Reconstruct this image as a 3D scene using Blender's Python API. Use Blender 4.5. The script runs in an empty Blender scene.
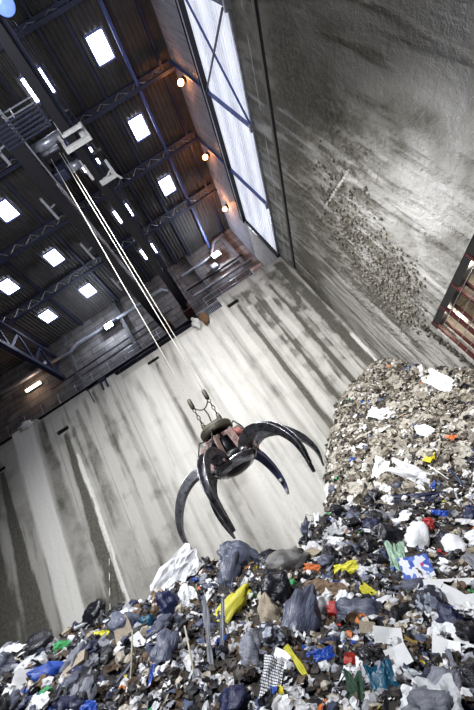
import bpy, math, random
import numpy as np
from mathutils import Vector, Matrix, noise as mnoise
random.seed(7); RNG = np.random.default_rng(7)
C = bpy.context.scene.collection
Z0 = 6.0                       # height of the camera above the bunker floor; geometry below is written relative to the camera

# ------------------------------------------------------------------ camera
F = 365.36; PX, PY = 237.0, 355.0
R = np.array([[0.83137627, 0.2323232, -0.50481624],
              [-0.5539619, 0.4184722, -0.71972719],
              [0.04404224, 0.87801307, 0.47660606]])
def ray(x, y): return R.T @ np.array([x-PX, y-PY, F])
def at(x, y, ax, v):
    d = ray(x, y); return d*v/d[ax]
cd = bpy.data.cameras.new('camera'); cam = bpy.data.objects.new('camera', cd); C.objects.link(cam)
cd.sensor_fit = 'VERTICAL'; cd.sensor_height = 36; cd.lens = F/710*36; cd.clip_end = 200
M = Matrix(((R[0][0], -R[1][0], -R[2][0]), (R[0][1], -R[1][1], -R[2][1]), (R[0][2], -R[1][2], -R[2][2])))
cam.matrix_world = M.to_4x4()
bpy.context.scene.camera = cam

# ------------------------------------------------------------------ materials
def nt(m): return m.node_tree.nodes, m.node_tree.links
def mat(name, col, rough=.6, metal=0., var=.25, scale=6., bump=0., bscale=20., col2=None, spec=.5, rnd=0., emis=None, es=0., trans=0., coords='Object', stretch=(1, 1, 1)):
    m = bpy.data.materials.new(name); m.use_nodes = True; N, L = nt(m); b = N['Principled BSDF']
    b.inputs['Roughness'].default_value = rough; b.inputs['Metallic'].default_value = metal
    b.inputs['Specular IOR Level'].default_value = spec
    tc = N.new('ShaderNodeTexCoord'); mp = N.new('ShaderNodeMapping'); mp.inputs['Scale'].default_value = stretch
    L.new(tc.outputs[coords], mp.inputs['Vector'])
    nz = N.new('ShaderNodeTexNoise'); nz.inputs['Scale'].default_value = scale; nz.inputs['Detail'].default_value = 8; nz.inputs['Roughness'].default_value = .65
    L.new(mp.outputs['Vector'], nz.inputs['Vector'])
    rp = N.new('ShaderNodeValToRGB'); L.new(nz.outputs['Fac'], rp.inputs['Fac'])
    c2 = col2 if col2 else tuple(max(0, c*(1-var*1.6)) for c in col)
    rp.color_ramp.elements[0].position = .32; rp.color_ramp.elements[0].color = (*c2, 1)
    rp.color_ramp.elements[1].position = .68; rp.color_ramp.elements[1].color = (*col, 1)
    out = rp.outputs['Color']
    if rnd:
        oi = N.new('ShaderNodeObjectInfo'); hs = N.new('ShaderNodeHueSaturation')
        mr = N.new('ShaderNodeMapRange'); mr.inputs['To Min'].default_value = 1-rnd; mr.inputs['To Max'].default_value = 1+rnd
        L.new(oi.outputs['Random'], mr.inputs['Value']); L.new(mr.outputs['Result'], hs.inputs['Value']); L.new(out, hs.inputs['Color']); out = hs.outputs['Color']
    L.new(out, b.inputs['Base Color'])
    if bump:
        n2 = N.new('ShaderNodeTexNoise'); n2.inputs['Scale'].default_value = bscale; n2.inputs['Detail'].default_value = 6
        L.new(mp.outputs['Vector'], n2.inputs['Vector'])
        bp = N.new('ShaderNodeBump'); bp.inputs['Strength'].default_value = bump; bp.inputs['Distance'].default_value = .05
        L.new(n2.outputs['Fac'], bp.inputs['Height']); L.new(bp.outputs['Normal'], b.inputs['Normal'])
    if emis:
        b.inputs['Emission Color'].default_value = (*emis, 1); b.inputs['Emission Strength'].default_value = es
    if trans: b.inputs['Transmission Weight'].default_value = trans
    return m
def stain_mat(name, base, dark, light, gscale, bump=.35, crust=False, streak=(5, 5, .25)):
    """concrete whose dirt, painted shade, lime and pale patches are stored per vertex (attributes 'dirt' and 'lime')"""
    m = bpy.data.materials.new(name); m.use_nodes = True; N, L = nt(m); b = N['Principled BSDF']; b.inputs['Roughness'].default_value = .85
    b.inputs['Specular IOR Level'].default_value = .3
    tc = N.new('ShaderNodeTexCoord'); mp = N.new('ShaderNodeMapping'); mp.inputs['Scale'].default_value = streak
    L.new(tc.outputs['Object'], mp.inputs['Vector'])
    def noise(scale, src, det=8):
        n = N.new('ShaderNodeTexNoise'); n.inputs['Scale'].default_value = scale; n.inputs['Detail'].default_value = det; n.inputs['Roughness'].default_value = .7
        L.new(src, n.inputs['Vector']); return n.outputs['Fac']
    streaks = noise(1.0, mp.outputs['Vector']); fine = noise(gscale, tc.outputs['Object'])
    def mathn(op, a, bb):
        n = N.new('ShaderNodeMath'); n.operation = op
        for i, v in enumerate((a, bb)):
            if isinstance(v, (int, float)): n.inputs[i].default_value = v
            else: L.new(v, n.inputs[i])
        return n.outputs[0]
    def ramp(src, p0, p1, c0=(0, 0, 0), c1=(1, 1, 1)):
        r = N.new('ShaderNodeValToRGB'); r.color_ramp.elements[0].position = p0; r.color_ramp.elements[1].position = p1
        r.color_ramp.elements[0].color = (*c0, 1); r.color_ramp.elements[1].color = (*c1, 1); L.new(src, r.inputs['Fac']); return r.outputs['Color']
    def mix(f, a, bb, mode='MIX'):
        n = N.new('ShaderNodeMix'); n.data_type = 'RGBA'; n.blend_type = mode
        for k, v in ((0, f), (6, a), (7, bb)):
            if isinstance(v, tuple): n.inputs[k].default_value = (*v, 1)
            elif isinstance(v, (int, float)): n.inputs[k].default_value = v
            else: L.new(v, n.inputs[k])
        return n.outputs[2]
    d = N.new('ShaderNodeAttribute'); d.attribute_name = 'dirt'; l = N.new('ShaderNodeAttribute'); l.attribute_name = 'lime'
    base2 = mix(ramp(streaks, .35, .65), tuple(c*.86 for c in base), base)
    base3 = mix(ramp(fine, .3, .7), base2, tuple(c*.84 for c in base))
    # edge of dirt and painted shade broken by fine noise
    dd = mathn('MULTIPLY', d.outputs['Fac'], mathn('ADD', mathn('MULTIPLY', fine, 1.6), .25))
    c1 = mix(ramp(dd, .05, .9), base3, mix(ramp(fine, .4, .6), tuple(c*.6 for c in dark), dark))
    ll = mathn('MULTIPLY', l.outputs['Fac'], mathn('ADD', mathn('MULTIPLY', fine, 1.2), .35))
    c2 = mix(ramp(ll, .1, .8), c1, light)
    L.new(c2, b.inputs['Base Color'])
    bp = N.new('ShaderNodeBump'); bp.inputs['Strength'].default_value = bump; bp.inputs['Distance'].default_value = .06
    big = noise(gscale*.7, tc.outputs['Object'], 4)
    h = mathn('MULTIPLY', big, mathn('ADD', mathn('MULTIPLY', d.outputs['Fac'], 4.0 if crust else 1.5), .35))
    L.new(h, bp.inputs['Height']); L.new(bp.outputs['Normal'], b.inputs['Normal'])
    return m
def vcol_mat(name, rough=.6, spec=.4, bump=.0, sub=0.):
    m = bpy.data.materials.new(name); m.use_nodes = True; N, L = nt(m); b = N['Principled BSDF']
    b.inputs['Roughness'].default_value = rough; b.inputs['Specular IOR Level'].default_value = spec
    a = N.new('ShaderNodeAttribute'); a.attribute_name = 'tint'; n = N.new('ShaderNodeTexNoise'); n.inputs['Scale'].default_value = 25
    tc = N.new('ShaderNodeTexCoord'); L.new(tc.outputs['Object'], n.inputs['Vector'])
    r = N.new('ShaderNodeValToRGB'); r.color_ramp.elements[0].position = .3; r.color_ramp.elements[0].color = (.55, .52, .5, 1); r.color_ramp.elements[1].position = .6; r.color_ramp.elements[1].color = (1, 1, 1, 1)
    L.new(n.outputs['Fac'], r.inputs['Fac'])
    x = N.new('ShaderNodeMix'); x.data_type = 'RGBA'; x.blend_type = 'MULTIPLY'; x.inputs[0].default_value = .8
    L.new(a.outputs['Color'], x.inputs[6]); L.new(r.outputs['Color'], x.inputs[7]); L.new(x.outputs[2], b.inputs['Base Color'])
    return m

MT = dict(
    conc=mat('concrete', (.42, .41, .39), .85, bump=.3, scale=3),
    conc_dark=mat('dark_concrete', (.10, .10, .11), .9, bump=.3, scale=3),
    block=None,
    deck=mat('roof_deck', (.060, .054, .054), .6, metal=.2, var=.3, scale=1.5),
    steel=mat('dark_blue_steel', (.028, .034, .075), .5, metal=.3, scale=4),
    bluesteel=mat('blue_steel', (.07, .10, .30), .45, metal=.2, scale=4),
    black=mat('black_steel', (.012, .012, .016), .35, metal=.4, scale=5),
    crane=mat('crane_girder_paint', (.008, .008, .014), .55, metal=.2, scale=3),
    claw=mat('worn_claw_steel', (.17, .17, .19), .36, metal=.85, col2=(.02, .02, .024), scale=9, bump=.15, bscale=30),
    clawblue=mat('blue_painted_claw_steel', (.06, .07, .17), .4, metal=.3, scale=8),
    edge=mat('polished_edge_steel', (.55, .56, .6), .25, metal=.9, scale=12),
    pink=mat('dusty_red_primer', (.42, .30, .27), .7, col2=(.18, .10, .09), scale=10, bump=.3),
    redp=mat('red_primer', (.36, .10, .08), .6, scale=10),
    bluelamp=mat('blue_lamp_glass', (.2, .3, .6), .3, emis=(.16, .30, .9), es=.8),
    curb_halo=mat('curb_blue_halo', (.25, .32, .8), .5, scale=8),  # blue glow around the roof lights, put into the curb colour
    carr=mat('dull_red_carriage_paint', (.07, .02, .018), .6, scale=6),
    frame_red=mat('oxide_red_paint', (.075, .010, .010), .5, scale=8),
    white=mat('white_painted_steel', (.72, .72, .70), .5, scale=8),
    galv=mat('galvanised_steel', (.42, .44, .50), .4, metal=.6, scale=5),
    rope=mat('steel_rope', (.62, .60, .54), .5, metal=.3, scale=40),
    greasy=mat('greasy_chain_steel', (.11, .10, .075), .5, metal=.5, scale=30),
    void=mat('recess_shade', (.006, .006, .006), .95),  # near-black colour painting the shade inside slots and groove
    sky=mat('skylight_dome', (.8, .85, 1), .4, emis=(.86, .9, 1.), es=16),
    flood=mat('floodlight_glass', (1, 1, 1), .4, emis=(.85, .92, 1.), es=60),
    orange=mat('sodium_lamp_glass', (1, .5, .2), .4, emis=(1., .45, .16), es=16),
    tube=mat('fluorescent_tube_glass', (1, .8, .6), .4, emis=(1., .72, .50), es=14),
    cream=mat('cream_plastic', (.78, .72, .62), .6, var=.2, scale=3),
    rag=mat('white_rag_cloth', (.75, .76, .74), .8, bump=.5),
    sack=mat('brown_sack_cloth', (.20, .11, .06), .9, bump=.6),
    heap=mat('compacted_refuse', (.07, .06, .05), .9, col2=(.012, .011, .011), scale=5, bump=1., bscale=14),
)
def block_mat():
    m = bpy.data.materials.new('blockwork'); m.use_nodes = True; N, L = nt(m); b = N['Principled BSDF']; b.inputs['Roughness'].default_value = .9
    tc = N.new('ShaderNodeTexCoord'); mp = N.new('ShaderNodeMapping'); mp.inputs['Rotation'].default_value = (math.pi/2, 0, 0); L.new(tc.outputs['Object'], mp.inputs['Vector'])
    br = N.new('ShaderNodeTexBrick'); br.inputs['Scale'].default_value = 1.; br.inputs['Brick Width'].default_value = 2.2; br.inputs['Row Height'].default_value = .62
    br.inputs['Mortar Size'].default_value = .03; br.inputs['Color1'].default_value = (.22, .21, .21, 1); br.inputs['Color2'].default_value = (.13, .12, .12, 1); br.inputs['Mortar'].default_value = (.05, .05, .055, 1)
    L.new(mp.outputs['Vector'], br.inputs['Vector'])
    n = N.new('ShaderNodeTexNoise'); n.inputs['Scale'].default_value = 1.2; n.inputs['Detail'].default_value = 8; L.new(tc.outputs['Object'], n.inputs['Vector'])
    x = N.new('ShaderNodeMix'); x.data_type = 'RGBA'; x.blend_type = 'MULTIPLY'; x.inputs[0].default_value = .8
    r = N.new('ShaderNodeValToRGB'); r.color_ramp.elements[0].position = .3; r.color_ramp.elements[0].color = (.35, .33, .33, 1); r.color_ramp.elements[1].position = .65; L.new(n.outputs['Fac'], r.inputs['Fac'])
    L.new(br.outputs['Color'], x.inputs[6]); L.new(r.outputs['Color'], x.inputs[7]); L.new(x.outputs[2], b.inputs['Base Color'])
    return m
MT['block'] = block_mat()
def sheet_mat():      # translucent corrugated sheet lit by the daylight outside
    m = mat('translucent_sheet', (.62, .64, .70), .5, scale=2, stretch=(1, 3, .4)); N, L = nt(m); b = N['Principled BSDF']
    tc = N.new('ShaderNodeTexCoord'); w = N.new('ShaderNodeTexWave'); w.bands_direction = 'Z'; w.inputs['Scale'].default_value = 1.25; w.inputs['Distortion'].default_value = .3
    L.new(tc.outputs['Object'], w.inputs['Vector'])
    n = N.new('ShaderNodeTexNoise'); n.inputs['Scale'].default_value = 1.2; n.inputs['Detail'].default_value = 6; L.new(tc.outputs['Object'], n.inputs['Vector'])
    a = N.new('ShaderNodeMath'); a.operation = 'MULTIPLY'; L.new(w.outputs['Fac'], a.inputs[0]); L.new(n.outputs['Fac'], a.inputs[1])
    r = N.new('ShaderNodeValToRGB'); r.color_ramp.elements[0].position = .0; r.color_ramp.elements[0].color = (.42, .45, .55, 1); r.color_ramp.elements[1].position = .55; r.color_ramp.elements[1].color = (.86, .88, .96, 1)
    L.new(a.outputs[0], r.inputs['Fac']); L.new(r.outputs['Color'], b.inputs['Emission Color']); b.inputs['Emission Strength'].default_value = SHEET_E
    return m
SHEET_E = .85
MT['sheet'] = sheet_mat()
MT['clad'] = mat('metal_cladding', (.33, .33, .37), .55, metal=.2, scale=2, stretch=(1, 3, .3), col2=(.16, .16, .19))

def point_light(loc, col, e, r=.1):
    l = bpy.data.lights.new('bulb_or_fill', 'POINT'); l.color = col; l.energy = e; l.shadow_soft_size = r
    o = bpy.data.objects.new('bulb_or_fill', l); C.objects.link(o); o.location = loc; return o
# ------------------------------------------------------------------ mesh helpers
class MB:
    def __init__(s): s.v = []; s.f = []
    def add(s, vs, fs):
        o = len(s.v); s.v += [tuple(float(c) for c in v) for v in vs]; s.f += [tuple(i+o for i in f) for f in fs]; return s
    def box(s, a, b):
        x0, y0, z0 = a; x1, y1, z1 = b
        return s.add([(x0, y0, z0), (x1, y0, z0), (x1, y1, z0), (x0, y1, z0), (x0, y0, z1), (x1, y0, z1), (x1, y1, z1), (x0, y1, z1)],
                     [(0, 3, 2, 1), (4, 5, 6, 7), (0, 1, 5, 4), (1, 2, 6, 5), (2, 3, 7, 6), (3, 0, 4, 7)])
    def bar(s, p, q, w, h, up=(0, 0, 1)):
        p = Vector(p); q = Vector(q); t = (q-p).normalized(); u = Vector(up)
        if abs(t.dot(u)) > .95: u = Vector((1, 0, 0))
        b = t.cross(u).normalized(); n = b.cross(t)
        vs = [c+b*(w/2*i)+n*(h/2*j) for c in (p, q) for i, j in ((-1, -1), (1, -1), (1, 1), (-1, 1))]
        return s.add(vs, [(0, 1, 2, 3), (7, 6, 5, 4), (0, 4, 5, 1), (1, 5, 6, 2), (2, 6, 7, 3), (3, 7, 4, 0)])
    def tube(s, pts, r, n=8, cap=True):
        pts = [Vector(p) for p in pts]; k = len(pts); rs = r if isinstance(r, (list, tuple)) else [r]*k
        o = []; ref = None
        for i, p in enumerate(pts):
            t = (pts[min(i+1, k-1)]-pts[max(i-1, 0)]).normalized()
            if ref is None: ref = Vector((0, 0, 1)) if abs(t.z) < .9 else Vector((1, 0, 0))
            b = t.cross(ref)
            if b.length < 1e-4: b = t.cross(Vector((0, 1, 0)))
            b.normalize(); nn = b.cross(t); ref = nn
            for a in range(n):
                an = 2*math.pi*a/n; o.append(p+b*math.cos(an)*rs[i]+nn*math.sin(an)*rs[i])
        fs = [(i*n+a, i*n+(a+1) % n, (i+1)*n+(a+1) % n, (i+1)*n+a) for i in range(k-1) for a in range(n)]
        if cap: fs += [tuple(range(n-1, -1, -1)), tuple(range((k-1)*n, k*n))]
        return s.add(o, fs)
    def lathe(s, prof, c=(0, 0, 0), n=20):
        c = Vector(c); o = [c+Vector((r*math.cos(2*math.pi*a/n), r*math.sin(2*math.pi*a/n), z)) for r, z in prof for a in range(n)]; k = len(prof)
        return s.add(o, [(i*n+a, i*n+(a+1) % n, (i+1)*n+(a+1) % n, (i+1)*n+a) for i in range(k-1) for a in range(n)]+[tuple(range(n-1, -1, -1)), tuple(range((k-1)*n, k*n))])
    def loft(s, secs):
        n = len(secs[0]); o = [p for sc in secs for p in sc]; k = len(secs)
        return s.add(o, [(i*n+a, i*n+(a+1) % n, (i+1)*n+(a+1) % n, (i+1)*n+a) for i in range(k-1) for a in range(n)]+[tuple(range(n-1, -1, -1)), tuple(range((k-1)*n, k*n))])
    def build(s, name, m, parent=None, smooth=False, bevel=0):
        me = bpy.data.meshes.new(name); off = Vector((0, 0, 0))
        if parent is not None:
            p = parent
            while p is not None: off += Vector(p.location); p = p.parent
        me.from_pydata([tuple(Vector(v)-off) for v in s.v], [], s.f); me.update()
        me.materials.append(m)
        if smooth:
            for p in me.polygons: p.use_smooth = True
        o = bpy.data.objects.new(name, me); C.objects.link(o); o.parent = parent
        if bevel:
            b = o.modifiers.new('bevel', 'BEVEL'); b.width = bevel; b.segments = 2; b.limit_method = 'ANGLE'
        return o
def tag(o, label=None, cat=None, group=None, kind=None):
    if label: o['label'] = label
    if cat: o['category'] = cat
    if group: o['group'] = group
    if kind: o['kind'] = kind
    return o
def thing(name, loc, label, cat, group=None):
    o = bpy.data.objects.new(name, None); o.empty_display_size = .2; C.objects.link(o); o.location = loc
    return tag(o, label, cat, group)
def struct(o): o['kind'] = 'structure'; return o

# numpy value noise
def vnoise(x, y, seed=0, octs=4, rough=.5):
    out = np.zeros_like(x, float); amp = 1.; tot = 0
    for k in range(octs):
        g = np.random.default_rng(seed*31+k).random((64, 64)); xs = x*2**k; ys = y*2**k
        xi = np.floor(xs).astype(int); yi = np.floor(ys).astype(int); fx = xs-xi; fy = ys-yi; fx = fx*fx*(3-2*fx); fy = fy*fy*(3-2*fy)
        a = g[xi % 64, yi % 64]; b = g[(xi+1) % 64, yi % 64]; c = g[xi % 64, (yi+1) % 64]; d = g[(xi+1) % 64, (yi+1) % 64]
        out += amp*(a*(1-fx)*(1-fy)+b*fx*(1-fy)+c*(1-fx)*fy+d*fx*fy); tot += amp; amp *= rough
    return out/tot
def sstep(a, b, x):
    t = np.clip((x-a)/(b-a), 0, 1); return t*t*(3-2*t)

def grid_wall(name, us, vs, pos, keep, attrs, m, extra=None):
    """wall face on a fine grid; us, vs 1-D arrays; pos(U,V)->xyz arrays; keep(Uc,Vc) mask of cells; attrs dict of arrays"""
    U, V = np.meshgrid(us, vs, indexing='ij'); P = np.stack(pos(U, V), -1).reshape(-1, 3)
    nu, nv = len(us), len(vs); idx = np.arange(nu*nv).reshape(nu, nv)
    Uc = (U[:-1, :-1]+U[1:, 1:])/2; Vc = (V[:-1, :-1]+V[1:, 1:])/2; k = keep(Uc, Vc)
    q = np.stack([idx[:-1, :-1][k], idx[1:, :-1][k], idx[1:, 1:][k], idx[:-1, 1:][k]], -1)
    verts = P; faces = q.tolist()
    ex = extra.v if extra else []
    me = bpy.data.meshes.new(name)
    n0 = len(verts); allv = np.vstack([verts, np.array(ex).reshape(-1, 3)]) if ex else verts
    if extra: faces += [[i+n0 for i in f] for f in extra.f]
    me.from_pydata(allv.tolist(), [], faces); me.update(); me.materials.append(m)
    for an, arr in attrs.items():
        a = me.attributes.new(an, 'FLOAT', 'POINT'); d = np.zeros(len(allv), np.float32); d[:n0] = arr(U, V).reshape(-1); a.data.foreach_set('value', d)
    o = bpy.data.objects.new(name, me); C.objects.link(o); o['kind'] = 'structure'
    return o

# ------------------------------------------------------------------ back wall (plane Y=20)
YB = 20.; XR = 7.42
SLOTS = [(-15.6, 13.45), (-10.91, 13.32), (-3.75, 13.97), (2.75, 14.3)]
def slot_mask(X, Z):
    k = np.zeros(X.shape, bool)
    for sx, sz in SLOTS: k |= (abs(X-sx) < .42) & (abs(Z-sz) < .11)
    return k
def top_z(X): return np.where(X > 2.1, 15.4, np.where(X > -6.4, 14.58, np.where(X > -8.6, 14.85, np.where(X > -12.4, 14.98, np.where(X > -14.3, 15.3, 15.0)))))
# (centre X, top z, bottom z, half width top, half width bottom, strength)
STREAKS = [(-10.85, 13.1, 1.0, .10, .75, 1.25), (-15.5, 13.2, 1.0, .12, .8, 1.1), (-3.7, 13.7, 4, .10, .28, .55), (-1.6, 14.3, 7, .08, .2, .45),
           (2.95, 14.1, 3.0, .10, .20, 1.25), (4.25, 13.9, 2.0, .04, .14, 1.2), (5.5, 14.0, 2.0, .05, .2, 1.3), (6.9, 15.2, 2, .35, .3, .95), (6.2, 13.5, 5, .1, .12, .7),
           (.75, 14.1, 9, .25, .15, .6), (3.6, 14.8, 8, .9, .3, .35), (-12.2, 15.0, 7, .25, .6, .6), (-13.9, 14.9, 2, .12, .5, .55), (-9.6, 14.2, 6, .12, .5, .5),
           (-8.2, 14.7, 9, .1, .2, .5), (-7.0, 14.7, 2, .08, .3, .38), (-5.2, 14.4, 5, .1, .2, .3), (-17.2, 14.5, 2, .3, .9, .6), (6.2, 14.9, 10, .5, .2, .6), (-10.3, 13.3, 9, .12, .3, .55), (1.6, 13.5, 4, .06, .18, .35)]
def b_dark(X, Z):
    d = np.zeros_like(X); n1 = vnoise(X*3, Z*.35, 1); n2 = vnoise(X*1.1, Z*1.1, 2); n3 = vnoise(X*7+50, Z*2, 3)
    for k, (cx, zt, zb, w0, w1, st) in enumerate(STREAKS):
        t = np.clip((zt-Z)/(zt-zb), 0, 1); w = w0+(w1-w0)*t; c = cx+.10*(vnoise(Z*.6, Z*0+k, 9)-.5)
        e = 1-sstep(w*.55, w*1.25, abs(X-c)+(n3-.5)*.25*(w+.1))
        d = np.maximum(d, st*e*sstep(zt+.05, zt-.25, Z)*(1-.55*sstep(.7, 1., t)))
    d += .55*sstep(.53, .8, n1)+.28*sstep(.5, .8, n2)
    d += .4*sstep(-9, -17, X)*vnoise(X*.5+9, Z*.4, 6)+.35*sstep(6.5, 1, Z)*vnoise(X*.8+3, Z*.3, 7)  # broad patches, darker towards the left end and the foot
    # gritty runs near the right-hand corner
    d += .5*sstep(2.2, 4.2, X)*sstep(.46, .66, vnoise(X*2.2, Z*1.6, 12))
    # shutter joints
    for jx in np.arange(-21.3, 7, 2.45): d = np.maximum(d, .38*(abs(X-jx) < .05))
    d = np.maximum(d, .45*sstep(1.0, .0, top_z(X)-Z)*(vnoise(X*1.2, Z, 14)+.2))
    return d*(.55+.75*vnoise(X*2.5, Z*1.3, 17))
def b_lime(X, Z):
    l = np.zeros_like(X); n = vnoise(X*5, Z*.5, 21)
    for cx, zt, zb, w0, w1, st in [(-13.5, 15.4, 1, .85, .7, 1.0), (3.5, 13.6, 4, .25, .35, .5), (4.8, 13.4, 3, .25, .35, .5), (6.2, 11, 3, .2, .25, .5), (-10.45, 12.6, 8, .25, .3, .3),
                                   (-.4, 14.5, 3, 1.8, 2.2, .5), (-5, 14.3, 2, 1.2, 1.5, .4), (2.1, 15.0, 10, .25, .3, .5), (-10.55, 11.5, 7.5, .12, .12, .9), (7.25, 8, 3.5, .12, .12, .9)]:
        t = np.clip((zt-Z)/(zt-zb), 0, 1); w = w0+(w1-w0)*t
        l = np.maximum(l, st*(1-sstep(w*.7, w*1.1, abs(X-cx)+(n-.5)*.3))*sstep(zt, zt-.3, Z)*(.5+n))
    return l*sstep(.0, .5, Z)
MT['wb'] = stain_mat('stained_concrete_back', (.56, .545, .515), (.15, .145, .125), (.78, .77, .74), 7)
MT['wr'] = stain_mat('crusted_concrete_right', (.455, .445, .415), (.19, .18, .15), (.68, .67, .65), 6.5, bump=1., crust=True)
ex = MB().box((-22, YB+.22, -6), (XR, YB+.6, 14.3))
# top cap pieces
for x0, x1, zt in [(-22, -14.3, 15.0), (-14.3, -12.4, 15.3), (-12.4, -8.6, 14.98), (-8.6, -6.4, 14.85), (-6.4, 2.1, 14.58), (2.1, XR, 15.4)]:
    ex.box((x0, YB+.002, zt-.02), (x1, YB+.6, zt+.0)); ex.box((x0, YB+.25, 14.2), (x1, YB+.6, zt))
ex.add([(2.1, YB, 14.5), (2.1, YB+.6, 14.5), (2.1, YB+.6, 15.4), (2.1, YB, 15.4)], [(0, 1, 2, 3)])
us = np.arange(-22, XR+.001, .07); us[-1] = XR; vs = np.arange(-6, 15.5, .07)
wb = grid_wall('wall_back', us, vs, lambda U, V: (U, U*0+YB, V), lambda U, V: (V < top_z(U)) & ~slot_mask(U, V), dict(dirt=b_dark, lime=b_lime), MT['wb'], ex)
for sx, sz in SLOTS:
    MB().box((sx-.46, YB+.15, sz-.15), (sx+.46, YB+.21, sz+.15)).build('slot_shade', MT['void'], wb)  # black backing paints the shade inside the slot
# ------------------------------------------------------------------ right wall (plane X=XR)
def hatch(Y, Z): return (Y < 13.5) & (Z < 3.76) & (Z > -.2)
def r_dirt_shade(Y, Z):
    n1 = vnoise(Y*.9, Z*.45, 31); n2 = vnoise(Y*4+8, Z*.5, 32); n3 = vnoise(Y*2.2, Z*1.5, 33, 5, .65); n4 = vnoise(Y*7, Z*7, 34)
    d = .45*sstep(.5, .75, n2)+.3*sstep(.45, .7, n1)
    band = np.exp(-((Z-(12.1-.02*(Y-8)))/1.0)**2)*sstep(5, 7, Y)       # crusted band under the groove
    low = np.exp(-((Z-6.0)/2.4)**2)*np.exp(-((Y-14.2)/2.6)**2)
    mid = np.exp(-((Z-9.2)/1.9)**2)*sstep(17.5, 12.5, Y)*sstep(6.0, 8.5, Y)
    g = vnoise(Y*9, Z*6, 35, 3); d += (1.0*band+1.1*low+1.1*mid)*(.35+.65*sstep(.36, .66, n3))*(.35+1.1*g)
    d += .30*sstep(9.5, 6.5, Y)+.3*sstep(8.5, 10.5, Z)  # painted shade: darker towards the near end and higher up
    d += .45*sstep(18.6, 19.8, Y)*sstep(.4, .6, n3)
    for jy in (8.1, 11.6, 15.1): d = np.maximum(d, .35*(abs(Y-jy) < .05)*(Z < 13))
    d += .5*sstep(13.9, 14.6, Z)*sstep(.42, .7, n3)
    return d
def r_pale(Y, Z):
    n = vnoise(Y*3, Z*.4, 41); n2 = vnoise(Y*.6, Z*.5, 43)
    l = .45*sstep(.5, .75, n)*sstep(6, 10, Y)
    l += .65*np.exp(-((Z-5.2)/1.7)**2)*sstep(12.6, 10.5, Y)*sstep(.35, .6, n2)  # paler patches low on the near part of the wall
    l = np.maximum(l, .85*(abs(Z-(9.2+.55*(Y-10.2))) < .05)*(abs(Y-10.8) < 1.4))
    l = np.maximum(l, .6*(abs(Z-14.65) < .03)*sstep(.45, .5, vnoise(Y*.5, Y*0, 3)))
    return l
ex = MB().box((XR+.16, -6, -6), (XR+.5, 13.5, -.2)).box((XR+.16, 13.5, -6), (XR+.5, YB, 15.7)).box((XR+.16, -6, 3.76), (XR+.5, 13.5, 15.7))
ex.add([(XR, -6, 13.55), (XR+.16, -6, 13.55), (XR+.16, YB, 13.55), (XR, YB, 13.55)], [(0, 1, 2, 3)]); ex.add([(XR, -6, 13.97), (XR+.16, -6, 13.97), (XR+.16, YB, 13.97), (XR, YB, 13.97)], [(0, 1, 2, 3)])
ex.add([(XR, -6, 15.7), (XR+.5, -6, 15.7), (XR+.5, YB, 15.7), (XR, YB, 15.7)], [(0, 1, 2, 3)])
ex.add([(XR, -6, 3.76), (XR+.2, -6, 3.76), (XR+.2, 13.5, 3.76), (XR, 13.5, 3.76)], [(0, 1, 2, 3)]); ex.add([(XR, 13.5, -.2), (XR+.2, 13.5, -.2), (XR+.2, 13.5, 3.76), (XR, 13.5, 3.76)], [(0, 1, 2, 3)])
us = np.concatenate([np.arange(-6, 4, .25), np.arange(4, 13.5, .07), np.arange(13.5, YB+.001, .07)]); us[-1] = YB
vs = np.unique(np.concatenate([np.arange(-6, 3.7, .08), [3.76], np.arange(3.84, 13.52, .07), [13.55, 13.97], np.arange(14.04, 15.68, .07), [15.7]]))
wr = grid_wall('wall_right', us, vs, lambda U, V: (U*0+XR, U, V), lambda U, V: ~((V > 13.55) & (V < 13.97)) & ~hatch(U, V), dict(dirt=r_dirt_shade, lime=r_pale), MT['wr'], ex)
MB().box((XR+.1, -6, 13.5), (XR+.155, YB, 14.0)).build('groove_shade', MT['void'], wr)  # black strip paints the shade inside the groove
# rest of the shell
def corr(us_range, depth, pitch, fn):
    """trapezoidal sheet profile; fn(u, d) -> start,end points"""
    m = MB(); a, b = us_range; u = a; pts = []
    while u < b:
        pts += [(u, 0), (u+pitch*.35, 0), (u+pitch*.5, depth), (u+pitch*.85, depth)]; u += pitch
    pts.append((b, 0)); vs = []
    for p in pts: vs += list(fn(*p))
    m.add(vs, [(2*i, 2*i+1, 2*i+3, 2*i+2) for i in range(len(pts)-1)]); return m
ZR = 24.8
struct(corr((-22, XR), .07, .28, lambda u, d: ((u, -6, ZR-d), (u, 25, ZR-d))).build('ceiling', MT['deck']))
struct(corr((15.7, 20.15), .05, .30, lambda u, d: ((XR-d, -6, u), (XR-d, 20.0, u))).build('window_1', MT['sheet']))
struct(corr((20.15, ZR), .05, .30, lambda u, d: ((XR-d, -6, u), (XR-d, 25, u))).build('wall_right_upper', MT['clad']))
struct(MB().box((XR-.02, 20.0, 13.), (XR+.4, 25, 20.2)).build('wall_right_rear', MT['conc']))
struct(MB().box((-22, 24.5, 13), (XR, 24.9, ZR)).build('wall_back_upper', MT['block']))
struct(MB().box((-22.4, -6, -6), (-22, 25, ZR)).build('wall_left', MT['conc_dark']))
struct(MB().box((-22, -6.4, -6), (XR, -6, ZR)).build('wall_front', MT['conc_dark']))
struct(MB().box((-22, -6, -6.3), (XR, 25, -6)).build('floor', MT['conc_dark']))
struct(MB().box((-22, YB+.6, 13.97), (XR, 24.5, 14.2)).build('floor_ledge', MT['conc_dark']))
# roof outside cover so that no sky leaks in
struct(MB().box((-22.4, -6.4, ZR+.02), (XR+.6, 25, ZR+.2)).build('ceiling_cover', MT['conc_dark']))
struct(MB().box((XR+.5, -6, -6), (XR+.6, 25, -.3)).box((XR+.5, -6, 3.9), (XR+.6, 25, ZR)).build('wall_right_outer', MT['conc_dark']))

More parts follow.
